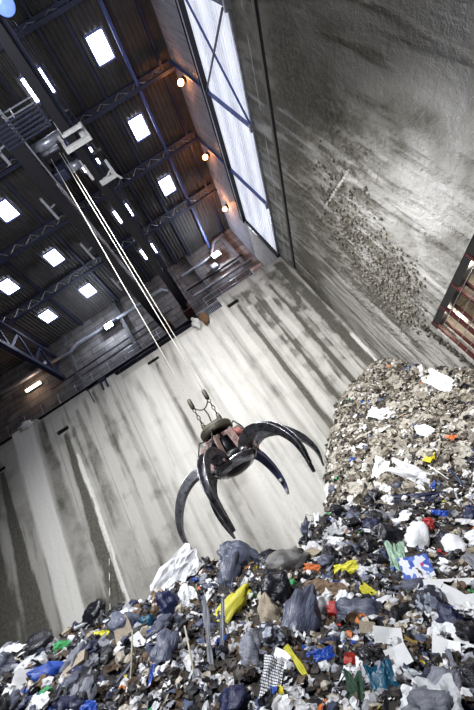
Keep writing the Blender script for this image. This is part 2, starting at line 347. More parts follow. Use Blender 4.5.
# ------------------------------------------------------------------ hatch in the right wall
g = thing('loading_hatch', (XR+.1, 10.5, -.2), 'loading hatch in the right concrete wall with dark red steel bars and cream rollers behind', 'hatch')
MB().box((XR+.02, 4.0, 3.50), (XR+.45, 13.5, 3.74)).build('lintel', MT['black'], g)
MB().box((XR+1.6, 4.0, -.4), (XR+1.7, 13.9, 4.2)).box((XR+.5, 4, 3.9), (XR+1.7, 14, 4.)).box((XR+.5, 13.6, -.4), (XR+1.7, 13.8, 4.)).build('back_panel', MT['cream'], g)
ybars = [13.3, 12.15, 10.85, 9.4, 8.0, 6.6]
for y in ybars:
    MB().box((XR+.0, y-.05, -.2), (XR+.12, y+.05, 3.74)).box((XR+.30, y-.12, -.2), (XR+.36, y+.02, 3.74)).build('upright', MT['frame_red'], g)
for i in range(len(ybars)-1):
    yc = (ybars[i]+ybars[i+1])/2
    m = MB(); prof = []
    for k in range(12):
        z = -.2+k*.33; prof += [(.30, z), (.36, z+.04), (.36, z+.29), (.30, z+.32)]
    m.lathe(prof, (XR+.85, yc, 0), 14); m.build('roller', MT['cream'], g, smooth=False)
for k in range(9):
    z = 3.3-k*.38; MB().tube([(XR-.02, 13.45, z), (XR-.02, 4.2, z+.12)], .012, 5).build('wire', MT['galv'], g)
for y_ in (12.7, 10.1): point_light((XR+.42, y_, 3.2), (1, .9, .75), 32, .15)  # unseen lamps added to brighten the hatch interior
# ------------------------------------------------------------------ steelwork on the right wall
g = thing('wall_rail_beam', (XR-.3, 10, 20.1), 'long black steel beam running under the upper cladding of the right wall', 'beam')
MB().box((XR-.32, -6, 19.98), (XR-.04, 20.1, 20.03)).box((XR-.32, -6, 20.33), (XR-.04, 20.1, 20.38)).box((XR-.2, -6, 20.0), (XR-.14, 20.1, 20.36)).build('web', MT['black'], g)
MB().tube([(XR-.38, -6, 19.9), (XR-.38, 20, 19.9)], .03, 6).build('conduit', MT['galv'], g)
for i, (y, nm) in enumerate([(6.2, 'blue steel column on the bright cladding nearest the top edge'), (10.8, 'blue steel column between cladding panes beside the upper orange lamp'), (15.5, 'blue steel column on the bright cladding beside the middle orange lamp')]):
    g = thing('wall_column', (XR-.15, y, 15.6), nm, 'column')
    MB().box((XR-.22, y-.06, 15.55), (XR-.06, y+.06, ZR)).build('post', MT['bluesteel'] if i else MT['steel'], g)
    MB().box((XR-.28, y-.18, 15.5), (XR-.0, y+.18, 15.62)).build('foot_plate', MT['galv'], g)
m = tag(MB().box((XR-.24, 19.9, 15.5), (XR-.03, 20.1, 20.3)).build('wall_post', MT['black']), 'black corner post closing the bright cladding above the concrete wall', 'post')
tag(MB().bar((XR-.14, 6.25, 20.0), (XR-.14, 10.7, 15.65), .09, .05).build('diagonal_brace', MT['bluesteel']), 'blue diagonal brace descending across the bright cladding towards the back', 'brace')
tag(MB().bar((XR-.22, 10.75, 20.0), (XR-.22, 6.3, 15.8), .09, .05).build('diagonal_brace', MT['steel']), 'dark diagonal brace crossing the blue one on the bright cladding', 'brace')
tag(MB().box((XR-.1, -6, 15.6), (XR+.02, 20.0, 15.72)).build('cladding_sill', MT['galv']), 'thin grey metal sill along the foot of the bright cladding', 'sill')
# ------------------------------------------------------------------ roof steel
tl = ['roof truss crossing nearest the camera above the crane trolley', 'roof truss meeting the right wall at the upper orange lamp', 'roof truss meeting the right wall at the middle orange lamp', 'roof truss meeting the right wall at the lower orange lamp']
for i, (y, z) in enumerate([(6.3, 23.75), (10.7, 23.75), (15.0, 23.75), (19.35, 23.75)]):
    g = thing('roof_truss', (0, y, z), 'lattice '+tl[i], 'truss', 'roof trusses')
    MB().box((-21.9, y-.10, z-.07), (XR-.3, y+.10, z+.07)).build('bottom_chord', MT['steel'], g)
    MB().box((-21.9, y-.08, ZR-.22), (XR-.3, y+.08, ZR-.09)).build('top_chord', MT['steel'], g)
    m = MB(); x = -21.6; up = False
    while x < XR-1:
        m.tube([(x, y, z+.05 if up else ZR-.2), (x+.6, y, ZR-.2 if up else z+.05)], .03, 6); x += .6; up = not up
    m.build('web', MT['galv'], g)
pl = [(4.75, 23.98, 'bluesteel', 'blue roof rail running lengthwise under the trusses near the right wall'), (2.9, 24.66, 'steel', 'dark purlin on the left edge of the skylight row nearest the right wall'),
      (6.6, 24.62, 'steel', 'dark purlin tucked beside the right wall cladding'), (-1.35, 24.66, 'steel', 'dark purlin left of the skylight row hidden by the right girder'),
      (-4.75, 24.66, 'steel', 'dark purlin on the right edge of the middle left skylight row'), (-8.6, 24.66, 'steel', 'dark purlin between the two left skylight rows'), (-12.2, 24.66, 'steel', 'dark purlin beyond the outermost left skylight row'), (1.5, 24.66, 'steel', 'dark purlin right of the skylight row hidden by the right girder')]
for x, z, mm, lb in pl:
    tag(MB().box((x-.08, -6, z-.10), (x+.08, 24.5, z+.07)).build('roof_purlin', MT[mm]), lb, 'purlin')
g = thing('longitudinal_truss', (-11.9, 15, 20.7), 'deep dark blue longitudinal truss below the roof at the left edge', 'truss')
xt = -11.9
MB().box((xt-.18, 3, 22.95), (xt+.18, 24.5, 23.2)).build('top_chord', MT['steel'], g); MB().box((xt-.18, 3, 20.5), (xt+.18, 24.5, 20.85)).build('bottom_chord', MT['steel'], g)
m = MB(); y = 3.2; k = 0
while y < 24:
    m.bar((xt, y, 20.8 if k % 2 else 23.0), (xt, y+1.2, 23.0 if k % 2 else 20.8), .22, .14, up=(1, 0, 0)); y += 1.2; k += 1
m.build('web', MT['steel'], g)
tag(MB().tube([(-22, 24.1, 23.5), (-16.2, 24.1, 22.6), (-13.2, 24.1, 22.55), (-12.6, 24.1, 23.0)], .20, 10).build('duct_pipe', MT['galv'], smooth=True), 'fat pale ventilation pipe left of the longitudinal truss', 'pipe')
# skylights
rows = {8.5: 'first', 12.9: 'second', 17.35: 'third', 21.55: 'fourth'}
cols = {3.85: 'right-hand skylight row', .0: 'skylight row half hidden by the right girder', -6.0: 'skylight row left of the girders', -9.9: 'outermost left skylight row'}
for x, cn in cols.items():
    for y, rn in list(rows.items())+[(4.3, 'nearest')]:
        if y == 4.3 and x > 2: continue
        if x == -9.9 and y < 12 or (x == -6. and y < 10): continue
        if x == 3.85 and y > 20: continue
        w, l = (.46, .64) if x > 3 else (.47, .58)
        if x == 0.: w = .58
        g = thing('skylight', (x, y, 24.6), f'glowing roof light, {rn} along the {cn}', 'skylight', 'square roof lights')
        z = ZR-.13
        MB().box((x-w-.07, y-l-.07, z-.12), (x-w, y+l+.07, z+.02)).box((x+w, y-l-.07, z-.12), (x+w+.07, y+l+.07, z+.02)).box((x-w, y-l-.07, z-.12), (x+w, y-l, z+.02)).box((x-w, y+l, z-.12), (x+w, y+l+.07, z+.02)).build('curb', MT['curb_halo'], g)
        MB().box((x-w, y-l, z-.05), (x+w, y+l, z+.01)).build('pane', MT['sky'], g)
# ------------------------------------------------------------------ lamps
for y, z, lb in [(11.3, 23.35, 'orange lamp high on the right wall, nearest to the camera'), (16.3, 23.6, 'orange lamp on the right wall, middle of the three'), (20.8, 23.2, 'orange lamp on the right wall, farthest and brightest by the back corner')]:
    g = thing('wall_lamp', (XR-.1, y, z), lb, 'lamp', 'orange lamps on the right wall')
    MB().box((XR-.15, y-.1, z-.15), (XR-.04, y+.1, z+.2)).tube([(XR-.1, y, z+.12), (XR-.3, y, z+.14), (XR-.4, y, z+.05)], .025, 6).build('bracket', MT['black'], g)
    MB().lathe([(.02, .14), (.10, .10), (.17, 0.), (.18, -.03)], (XR-.4, y, z), 16).build('shade', MT['galv'], g, smooth=True)
    MB().lathe([(.02, -.26), (.14, -.21), (.20, -.1), (.16, .0), (.06, .03)], (XR-.4, y, z), 16).build('bulb', MT['orange'], g, smooth=True)
    point_light((XR-.75, y, z-.3), (1, .32, .08), 70 if y < 20 else 170)
for x, z, lb in [(4.72, 22.2, 'white floodlight on the upper blockwork wall near the back corner'), (-6.3, 22.1, 'white floodlight on the upper blockwork wall left of the girders')]:
    y = 23.75; g = thing('floodlight', (x, y, z), lb, 'floodlight')
    MB().box((x-.38, y-.08, z-.24), (x+.38, y+.1, z+.26)).build('housing', MT['galv'], g, bevel=.02)
    MB().box((x-.34, y-.14, z-.2), (x+.34, y-.08, z+.22)).build('lens', MT['flood'], g)
    MB().bar((x-.3, y, z), (x-.3, y+.7, z+.1), .04, .04).bar((x+.3, y, z), (x+.3, y+.7, z+.1), .04, .04).bar((x-.3, y, z), (x+.3, y, z), .04, .04).build('bracket', MT['steel'], g)
    point_light((x, y-.45, z-.1), (.8, .88, 1), 380)
g = thing('tube_light', (-14.5, 24.1, 21.5), 'warm fluorescent tube light on the dark upper wall at the left edge', 'light')
a = at(26, 391, 1, 24.1); b = at(40, 382, 1, 24.1)
MB().tube([a, b], .10, 10).build('tube', MT['tube'], g, smooth=True); MB().bar(a+np.array([0, .16, 0]), b+np.array([0, .16, 0]), .24, .08, up=(0, 1, 0)).build('batten', MT['white'], g)
point_light(((a[0]+b[0])/2, 23.7, a[2]-.1), (1, .6, .35), 30)
# ------------------------------------------------------------------ services on the upper back wall
def pipe(pts, r, m, lb, nm='service_pipe', cat='pipe'):
    return tag(MB().tube(pts, r, 10).build(nm, MT[m], smooth=True), lb, cat)
pipe([(-12.5, 24.2, 22.7), (-10.4, 24.2, 22.35), (-9.6, 24.2, 22.75), (-.9, 24.2, 22.75), (-.6, 24.2, 22.2)], .17, 'galv', 'pale insulated pipe running left of the right girder high on the blockwork')
pipe([(1.2, 24.2, 22.7), (4.4, 24.2, 22.85), (5.3, 24.2, 24.1), (6.5, 24.2, 24.3)], .14, 'galv', 'bent pale pipe rising beside the white floodlight near the back corner')
pipe([(.8, 24.25, 21.1), (6.6, 24.25, 21.1)], .09, 'black', 'black pipe low on the blockwork below the right floodlight')
pipe([(-13, 24.25, 20.2), (-1, 24.25, 20.35)], .06, 'steel', 'thin dark conduit on the blockwork below the left floodlight', 'conduit', 'conduit')
pipe([(1.0, 24.2, 20.1), (6.9, 24.2, 20.1)], .11, 'galv', 'grey pipe low on the blockwork right of the right girder')
for x in (-10.6, -5.2, 2.6, 6.2):
    tag(MB().box((x-.16, 24.2, 14.2), (x+.16, 24.5, 24.6)).build('wall_pilaster', MT['conc_dark']), 'narrow dark pilaster on the upper blockwork '+{-10.6: 'beside the longitudinal truss', -5.2: 'just right of the left floodlight', 2.6: 'right of the right girder', 6.2: 'closest to the back corner'}[x], 'pilaster')
for x, z, lb in [(4.0, 21.6, 'small grey junction box under the right floodlight'), (6.7, 18.8, 'pale steel cabinet in the back corner beside the wall top')]:
    a_ = .3 if x < 5 else .5
    g = thing('junction_box', (x, 24.3, z), lb, 'box'); MB().box((x-a_, 24.0, z-.3), (x+a_, 24.4, z+.3)).build('casing', MT['white' if x > 5 else 'galv'], g, bevel=.02); MB().box((x-a_+.05, 23.97, z-.25), (x+a_-.05, 24.0, z+.25)).build('door', MT['galv'], g)
# crane runway beam and walkway with railing
g = thing('runway_girder', (-7, 22.2, 15.2), 'dark runway girder carrying the crane along the back wall', 'girder')
MB().box((-22, 21.95, 15.6), (XR-.1, 22.65, 15.7)).box((-22, 21.95, 16.6), (XR-.1, 22.65, 16.7)).box((-22, 22.25, 15.7), (XR-.1, 22.35, 16.6)).build('beam', MT['crane'], g)
MB().box((-22, 22.25, 16.7), (XR-.1, 22.35, 16.82)).build('rail', MT['galv'], g)
for k in range(8):
    x = -20+k*3.7; MB().box((x-.15, 22.1, 14.2), (x+.15, 22.5, 15.6)).build('support', MT['steel'], g)
tag(MB().box((-22, 22.9, 17.2), (XR-.1, 24.2, 17.28)).build('upper_walkway', MT['steel']), 'dark steel walkway deck along the upper blockwork', 'walkway')
def railing(x0, x1, y, z, lb, step=1.5, h=1.05, m='steel'):
    g = thing('railing', (x0, y, z), lb, 'railing')
    for hh, nm in ((h, 'top_rail'), (h*.55, 'mid_rail')): MB().tube([(x0, y, z+hh), (x1, y, z+hh)], .028, 6).build(nm, MT[m], g)
    MB().box((x0, y-.01, z), (x1, y+.01, z+.14)).build('toe_board', MT[m], g)
    x = x0
    while x <= x1+.01: MB().tube([(x, y, z), (x, y, z+h)], .028, 6).build('post', MT[m], g); x += step
railing(-21, -14.5, 20.85, 14.2, 'low dark railing behind the wall top left of the pale pilaster', h=1.5)
railing(-12.3, -.8, 20.85, 14.2, 'long dark blue railing behind the top edge of the concrete wall', h=1.35)
railing(-21, -2.6, 22.85, 17.28, 'upper railing of the walkway left of the girders', m='galv')
railing(1.5, 7.0, 22.85, 17.28, 'upper railing of the walkway right of the girders', m='galv')
g = thing('grating_stair', (.2, 21.0, 14.4), 'steel grating with upright bars behind the wall top right of the girder end', 'grating')
for k in range(16): MB().box((.35+k*.12, 20.9, 14.3), (.39+k*.12, 21.1, 15.9)).build('bar', MT['galv'], g)
MB().box((.3, 20.9, 15.85), (2.3, 21.1, 15.93)).build('top_bar', MT['galv'], g)
tag(MB().tube([(-22, 22.0, 15.2), (XR-.2, 22.0, 15.2)], .1, 8).build('cable_duct', MT['black'], smooth=True), 'black cable duct under the runway girder along the wall top', 'duct')
# ------------------------------------------------------------------ crane
g = thing('bridge_girder', (-1.92, 8, 17), 'left crane girder, long dark box beam with a pale rail along its side', 'crane girder')
MB().box((-2.35, -6, 17.0), (-1.76, 21.6, 18.0)).build('box_beam', MT['crane'], g, bevel=.02)
MB().box((-2.4, -6, 17.95), (-1.7, 21.6, 18.03)).build('top_flange', MT['crane'], g)
MB().tube([(-1.68, -6, 17.25), (-1.68, 21.6, 17.25)], .045, 8).build('side_pipe', MT['galv'], g)
MB().box((-1.98, -6, 18.03), (-1.9, 21.6, 18.12)).build('rail', MT['galv'], g)
MB().box((-2.3, 21.2, 16.9), (-1.55, 22.6, 17.5)).build('end_carriage', MT['carr'], g, bevel=.03)
for k in range(7): MB().box((-2.72, .5+k*2.9, 16.9), (-2.6, 1.7+k*2.9, 17.0)).bar((-2.2, 1.1+k*2.9, 17.1), (-2.7, 1.1+k*2.9, 16.95), .06, .06).build('outrigger', MT['galv'], g)
g = thing('bridge_girder', (.12, 8, 17), 'right crane girder, long dark box beam with a service walkway', 'crane girder')
MB().box((-.28, -6, 17.0), (.12, 21.6, 18.0)).build('box_beam', MT['crane'], g, bevel=.02)
MB().box((-.30, -6, 17.98), (.14, 21.6, 18.04)).build('top_flange', MT['crane'], g)
MB().box((.12, -6, 17.75), (.34, 21.6, 17.8)).build('walkway', MT['steel'], g)
MB().tube([(.55, -6, 18.6), (.55, 21.6, 18.6)], .025, 6).build('handrail', MT['steel'], g)
for k in range(15): MB().tube([(.55, -5+k*1.9, 17.8), (.55, -5+k*1.9, 18.6)], .022, 6).build('rail_post', MT['steel'], g)
MB().box((-.4, 21.2, 16.9), (.35, 22.6, 17.5)).build('end_carriage', MT['carr'], g, bevel=.03)
tx, ty = -1.0, 8.3
g = thing('crane_trolley', (tx, ty, 18.1), 'crane trolley with winch drums and pale brackets riding between the girders', 'trolley')
MB().box((-2.5, 7.5, 18.2), (.5, 7.65, 18.4)).box((-2.5, 9.5, 18.2), (.8, 9.7, 18.5)).box((-2.2, 7.0, 18.2), (-2., 9.7, 18.5)).box((0, 7.0, 18.2), (.2, 9.7, 18.5)).build('frame', MT['crane'], g)
MB().box((-2.0, 8.9, 18.25), (-.1, 9.5, 18.3)).build('deck_plate', MT['steel'], g)
for yy in (8.15, 8.62):
    MB().tube([(-1.8, yy, 18.35), (-.3, yy, 18.35)], .21, 16).build('winch_drum', MT['galv'], g, smooth=True)
    for xx in (-1.84, -.34): MB().tube([(xx, yy, 18.35), (xx+.08, yy, 18.35)], .28, 16).build('drum_flange', MT['bluesteel'], g)
MB().box((-1.65, 9.0, 17.55), (-1.05, 9.5, 18.1)).build('motor_housing', MT['steel'], g, bevel=.05)
MB().tube([(-.9, 9.25, 17.8), (-.35, 9.25, 17.8)], .2, 14).build('motor', MT['galv'], g, smooth=True)
MB().box((-.55, 8.05, 16.85), (.65, 8.25, 17.0)).box((-.55, 8.05, 17.0), (-.42, 8.25, 18.2)).box((.52, 8.05, 17.0), (.65, 8.25, 18.2)).build('bracket', MT['white'], g)
MB().box((-.3, 7.55, 16.87), (.55, 7.68, 17.0)).box((-.33, 7.55, 16.9), (-.23, 7.68, 18.2)).build('bracket', MT['white'], g)
MB().box((-.1, 9.95, 16.85), (.75, 10.15, 17.02)).box((.62, 9.95, 17.0), (.75, 10.15, 18.2)).tube([(.2, 10.05, 16.95), (.55, 9.7, 16.8), (.85, 10.3, 16.85)], .06, 6).build('rear_bracket', MT['white'], g)
MB().box((.3, 8.0, 17.3), (.5, 8.3, 17.45)).build('white_box', MT['white'], g)
MB().box((-.35, 9.0, 16.7), (-.22, 9.6, 17.5)).build('side_plate', MT['white'], g)
for p, q in [((-2.35, 6.3), (-.45, 6.3)), ((-2.35, 6.3), (-2.35, 7.2)), ((-.45, 6.3), (-.45, 7.2))]:
    MB().tube([(p[0], p[1], 17.75), (q[0], q[1], 17.75)], .03, 6).tube([(p[0], p[1], 17.2), (q[0], q[1], 17.2)], .03, 6).build('guard_rail', MT['galv'], g)
for x in (-2.35, -1.4, -.45): MB().tube([(x, 6.3, 16.95), (x, 6.3, 17.8)], .03, 6).build('guard_post', MT['galv'], g)
m = MB()
for k in range(6): m.box((-2.35, 6.3+k*.15, 16.95), (-.4, 6.35+k*.15, 17.0))
m.box((-2.35, 6.3, 16.9), (-2.3, 7.1, 16.97)).box((-.45, 6.3, 16.9), (-.4, 7.1, 16.97)).build('platform_grating', MT['steel'], g)
MB().box((-1.65, 7.9, 17.3), (-1.5, 8.7, 17.5)).box((-.7, 7.9, 17.3), (-.55, 8.7, 17.5)).box((-1.65, 8.2, 17.45), (-.55, 8.5, 17.6)).build('sheave_frame', MT['black'], g)
q = at(4, 4, 2, 16.5); g3 = thing('crane_floodlight', tuple(q), 'large bluish crane floodlight glowing in the upper left corner', 'floodlight')
MB().lathe([(.15, .5), (.28, .1), (.34, -.05)], tuple(q), 24).build('reflector', MT['black'], g3, smooth=True); MB().lathe([(.05, -.12), (.26, -.09), (.31, -.04)], tuple(q), 24).build('lens', MT['bluelamp'], g3, smooth=True)
g2 = thing('cable_festoon', (-2.9, 6.7, 17.), 'dark hanging cable trolley on the outer side of the left girder', 'cable trolley')
MB().box((-2.75, 6.5, 16.75), (-2.55, 6.9, 17.05)).build('carrier', MT['galv'], g2); MB().tube([(-2.65, 6.6, 16.8), (-2.7, 6.7, 16.4), (-2.65, 6.9, 16.8)], .04, 6).build('cable_loop', MT['black'], g2)
# ------------------------------------------------------------------ ropes and grapple
GX, GY = -1.03, 8.35
for x, y, z1, lb in [(-1.28, 8.34, 4.05, 'left steel hoist rope from the trolley down to the grapple'), (-.83, 8.31, 4.05, 'right steel hoist rope running down to the grapple'), (-.72, 8.40, 4.05, 'thin hoist rope hanging just right of the right one')]:
    tag(MB().tube([(x, y, 18.2), (x*.95-.02, y, z1)], .013, 6).build('hoist_rope', MT['rope']), lb, 'rope')
G = thing('grapple', (GX, GY, 1.0), 'open six-clawed black grapple hanging on ropes before the back wall', 'grapple')
def gb(m, nm, mt, par=None, **k): return m.build(nm, MT[mt], par or G, **k)
for sx in (-1, 1):
    x = GX+sx*.22
    s = gb(MB().lathe([(.03, 4.25), (.055, 4.2), (.06, 3.98), (.035, 3.93)], (x, GY, 0), 10), 'rope_socket', 'greasy', smooth=True)
    m = MB()
    for k in range(5):
        z = 3.9-k*.115; r = .045; pts = []
        for a in range(9):
            an = 2*math.pi*a/8; pts.append((x+(math.cos(an)*r*.8 if k % 2 == 0 else 0), GY+(0 if k % 2 == 0 else math.cos(an)*r*.8), z+math.sin(an)*r*1.5))
        m.tube(pts, .014, 5, cap=False)
    gb(m, 'chain', 'greasy', smooth=True)
    gb(MB().lathe([(.04, 3.44), (.06, 3.40), (.06, 3.30), (.04, 3.27)], (x, GY, 0), 10), 'shackle', 'greasy')
gb(MB().tube([(GX-.22+.44*t, GY, 3.97-.32*4*t*(1-t)*.6) for t in np.linspace(0, 1, 9)], .018, 6), 'sling', 'greasy')
gb(MB().tube([(GX, GY, 3.78), (GX+.03, GY-.03, 3.6), (GX, GY, 3.3)], .016, 6), 'hydraulic_hose', 'black')
gb(MB().bar((GX-.25, GY, 3.33), (GX+.25, GY, 3.33), .09, .08).lathe([(.07, 3.15), (.07, 3.33)], (GX, GY, 0), 10), 'lifting_bar', 'greasy')
gb(MB().lathe([(.30, 3.02), (.40, 3.03), (.41, 3.08), (.41, 3.17), (.39, 3.20), (.15, 3.22)], (GX, GY, 0), 32), 'top_plate', 'greasy', smooth=False)
gb(MB().lathe([(.22, 2.35), (.26, 2.5), (.27, 3.02)], (GX, GY, 0), 18), 'motor_housing', 'black', smooth=True)
gb(MB().lathe([(.04, 1.98), (.22, 2.0), (.40, 2.10), (.50, 2.24), (.50, 2.36), (.42, 2.42)], (GX, GY, 0), 28), 'lower_hub', 'black', smooth=True)
gb(MB().lathe([(.40, 2.06), (.52, 2.18), (.54, 2.24), (.50, 2.24)], (GX, GY, 0), 28), 'hub_rim', 'edge', smooth=True)
ARMS = [(186, 1.66, 1.02, 0, .0), (-109, 1.42, .86, 0, .02), (-38, 1.68, .96, 0, 0), (8, 1.64, 1.12, 0, 0), (65, 1.38, 1.18, 1, 0), (139, 1.32, 1.0, 1, 0)]
def cr(P, n):
    P = [np.array(p, float) for p in P]; P = [2*P[0]-P[1]]+P+[2*P[-1]-P[-2]]; out = []
    for i in range(1, len(P)-2):
        for t in np.linspace(0, 1, n, endpoint=False):
            a, b, c, d = P[i-1:i+3]; out.append(.5*((2*b)+(-a+c)*t+(2*a-5*b+4*c-d)*t*t+(-a+3*b-3*c+d)*t**3))
    out.append(P[-2]); return out
for ang, rt, zt, kind, tw in ARMS:
    a = math.radians(ang); e = np.array([math.cos(a), math.sin(a)]); s = np.array([-math.sin(a), math.cos(a)])
    def W(r, z, l=0.): return (GX+e[0]*r+s[0]*l, GY+e[1]*r+s[1]*l, z)
    k = rt/1.66
    prof = cr([(.42, 2.16), (.62, 2.38), (.95*(.6+.4*k), 2.46), (1.34*(.45+.55*k), 2.27), (1.62*(.3+.7*k), 1.9), (1.73*(.15+.85*k), 1.5), (rt, zt)], 6)
    n = len(prof); secs = []; rib = {1: [], -1: []}
    for i, p in enumerate(prof):
        t = prof[min(i+1, n-1)]-prof[max(i-1, 0)]; t /= np.linalg.norm(t); nn = np.array([-t[1], t[0]]); 
        if i < n*.5 and nn[1] < 0: nn = -nn
        nn = np.array([-t[1], t[0]]); 
        if nn @ (p-np.array([.7, 1.6])) < 0: nn = -nn
        u = i/(n-1); w = (.125*(1-u)**.6+.024); h = .085*math.sin(math.pi*min(1, (u*.85+.22)))**.8*(1-.25*u)+.018; th = min(.035, w*.4)
        if kind: w *= .95
        if ang in (-109, -38): w *= 1.12
        sec = [(-w, -h), (w, -h), (w, h), (w-th, h), (w-th, -h*.1), (-w+th, -h*.1), (-w+th, h), (-w, h)]
        secs.append([W(p[0]+nn[0]*q, p[1]+nn[1]*q, l) for l, q in sec])
        for sd in (1, -1): rib[sd].append(W(p[0]+nn[0]*(h+.004), p[1]+nn[1]*(h+.004), sd*(w-th/2)))
    A = thing('tmp', W(.4, 2.34), None, None); A.name = 'claw_arm'; A.parent = G; A.location = Vector(W(.4, 2.34))-Vector(G.location)
    bpy.data.objects.remove(A)
    A = MB().loft(secs[:n-3]).build('claw_arm', MT['clawblue' if ang == 65 else 'claw'], G, smooth=False)
    if ang == 65: A['label'] = 'dark blue claw arm with a small white sticker'
    MB().loft(secs[n-4:]).build('claw_tip', MT['claw'], A)
    for sd in (1, -1): MB().tube(rib[sd][2:-2], .0105, 6).build('worn_edge', MT['edge'], A, smooth=True)
    if ang == 65:
        p = prof[int(n*.8)]; MB().box(tuple(np.array(W(p[0]-.06, p[1]))-.035), tuple(np.array(W(p[0]-.06, p[1]))+.035)).build('sticker', MT['white'], A)
    # bracket, hinge and hydraulic cylinder of this arm
    MB().bar(W(.18, 2.90), W(.50, 2.80), .26, .10).bar(W(.46, 2.86, .12), W(.56, 2.2, .12), .045, .20, up=(e[0], e[1], 0)).bar(W(.46, 2.86, -.12), W(.56, 2.2, -.12), .045, .20, up=(e[0], e[1], 0)).build('hinge_bracket', MT['pink'], G, bevel=.012)
    MB().tube([W(.54, 2.26, -.17), W(.54, 2.26, .17)], .06, 12).build('hinge_pin', MT['edge' if ang in (-38, 8) else 'black'], G, smooth=True)
    cy = MB().tube([W(.40, 2.82), W(.70, 2.58)], .075, 12).build('hydraulic_cylinder', MT['redp' if ang in (186, -38, 8) else 'black'], G, smooth=True)
    MB().tube([W(.68, 2.6), W(.98*(.6+.4*k), 2.42)], .035, 10).build('piston_rod', MT['edge'], cy, smooth=True)
    MB().tube([W(.28, 2.98, .1), W(.5, 3.02, .14), W(.66, 2.75, .12), W(.6, 2.45, .1)], .018, 6).build('hydraulic_hose', MT['black'], G, smooth=True)
# small things on the wall top
def rag_mesh(w, d, h, seed, amp=.35):
    m = MB(); n = 12; vs = []; rg = random.Random(seed); of = Vector((rg.random()*50, rg.random()*50, 0))
    for i in range(n):
        for j in range(16):
            th = math.pi*i/(n-1); ph = 2*math.pi*j/16; v = Vector((math.sin(th)*math.cos(ph), math.sin(th)*math.sin(ph), math.cos(th)))
            r = 1+amp*2*(mnoise.noise(v*1.8+of)); vs.append((v.x*r*w/2, v.y*r*d/2, v.z*r*h/2))
    return vs, [(i*16+j, i*16+(j+1) % 16, (i+1)*16+(j+1) % 16, (i+1)*16+j) for i in range(n-1) for j in range(16)]
def blob(nm, c, sz, m, lb, cat, seed, amp=.45):
    vs, fs = rag_mesh(*sz, seed, amp); o = MB().add(vs, fs).build(nm, MT[m], smooth=True); o.location = c; return tag(o, lb, cat)
blob('rag', (.02, 19.93, 14.45), (.55, .4, 1.0), 'rag', 'white rag draped over the top of the concrete wall', 'rag', 3)
blob('sack', (.62, 19.92, 14.4), (.6, .4, 1.15), 'sack', 'brown sack hanging over the wall top beside a white rag', 'sack', 8)
blob('rag', (-13.2, 19.95, 15.2), (.9, .4, .5), 'rag', 'tangled white rags lying on the pale pilaster at the wall top', 'rag', 5)
g = thing('clamp', (-7.3, 19.9, 14.4), 'small dark clamp hooked over the wall top left of the ropes', 'clamp')
MB().box((-7.5, 19.85, 14.2), (-7.4, 20.1, 15.0)).box((-7.15, 19.85, 14.2), (-7.05, 20.1, 15.0)).build('jaw', MT['steel'], g); MB().box((-7.5, 19.8, 14.8), (-7.05, 20.3, 14.95)).build('bridge', MT['steel'], g)
a = at(84, 390, 1, 19.93); g = thing('wall_hook', (a[0], 19.9, a[2]), 'thin dark bent hook on the wall face below the top edge', 'hook')
MB().tube([a, a+np.array([.25, -.05, -.1]), a+np.array([.35, -.02, -1.3])], .03, 6).build('rod', MT['black'], g)
p0 = at(109, 545, 1, 19.9); p1 = at(110, 612, 1, 19.0)
g = thing('marker_chain', tuple(p1), 'thin black and white chain hanging against the back wall above the heap', 'chain')
for k in range(9):
    q0 = p0+(p1-p0)*k/9; q1 = p0+(p1-p0)*(k+1)/9; MB().tube([q0, q1], .022, 6).build('link', MT['black' if k % 2 else 'white'], g)

# ------------------------------------------------------------------ the refuse heap
CP = [(0, 655, 5.2), (60, 631, 5.8), (110, 606, 6.3), (160, 584, 6.8), (200, 560, 7.4), (245, 557, 7.4), (290, 549, 7.6), (322, 516, 8.7),
      (-60, 690, 5.0), (0, 709, 4.6), (60, 709, 4.2), (120, 709, 3.9), (180, 709, 3.7), (237, 709, 3.5), (300, 709, 3.3), (360, 709, 3.1), (420, 709, 3.0), (474, 709, 2.9), (474, 800, 2.0), (300, 800, 2.4), (120, 800, 2.8),
      (60, 670, 4.9), (120, 660, 4.9), (180, 640, 5.2), (237, 640, 5.0), (300, 630, 5.2), (360, 620, 5.2), (420, 620, 5.0), (474, 620, 4.8), (560, 640, 4.2),
      (237, 595, 6.2), (300, 585, 6.4), (360, 562, 7.0), (420, 550, 7.4), (474, 540, 7.2), (540, 500, 7.5),
      (345, 507, 9.6), (380, 502, 9.8), (430, 495, 9.8), (474, 490, 9.3), (323, 498, 12.5),
      (336, 470, 13.4), (360, 440, 14.2), (390, 420, 15.2), (430, 420, 13.6), (474, 430, 11.5), (326, 443, 17.2), (324, 477, 14.8), (337, 403, 18.2), (359, 374, 18.6), (387, 357, 19), (420, 362, 17), (447, 372, 14.6), (474, 390, 13.2), (400, 390, 16.6), (440, 400, 14.4)]
WP = [at(x, y, 1, Y) for x, y, Y in CP]+[np.array(p, float) for p in
      [(0, 19, -2.0), (2.0, 19.9, .6), (-2, 14, -2.8), (-.3, 14.5, -1.8), (-.2, 12, -1.4), (-5, 12, -2.5), (-9, 10.5, -2.2), (-3, 10.8, -1.8), (-12, 8, -1.5), (-6.5, 8.6, -.6), (-14, 14, -3), (-20, 10, -3), (-6, 19, -3.5), (-16, 19, -3.5), (7.4, 20, 5.6), (4.2, 19.9, 4.3), (7.4, 6, -1.2), (7.4, 3, -2), (0, 0.3, -2.4), (-6, .5, -1.5), (7, 0, -2.8), (-12, 2, -1.2), (-20, 0, -2)]]
WP = np.array([p for p in WP if p[0] < 9 and p[1] > -1])
def kern(d): return d
_D = np.hypot(WP[:, None, 0]-WP[None, :, 0], WP[:, None, 1]-WP[None, :, 1]); _n = len(WP)
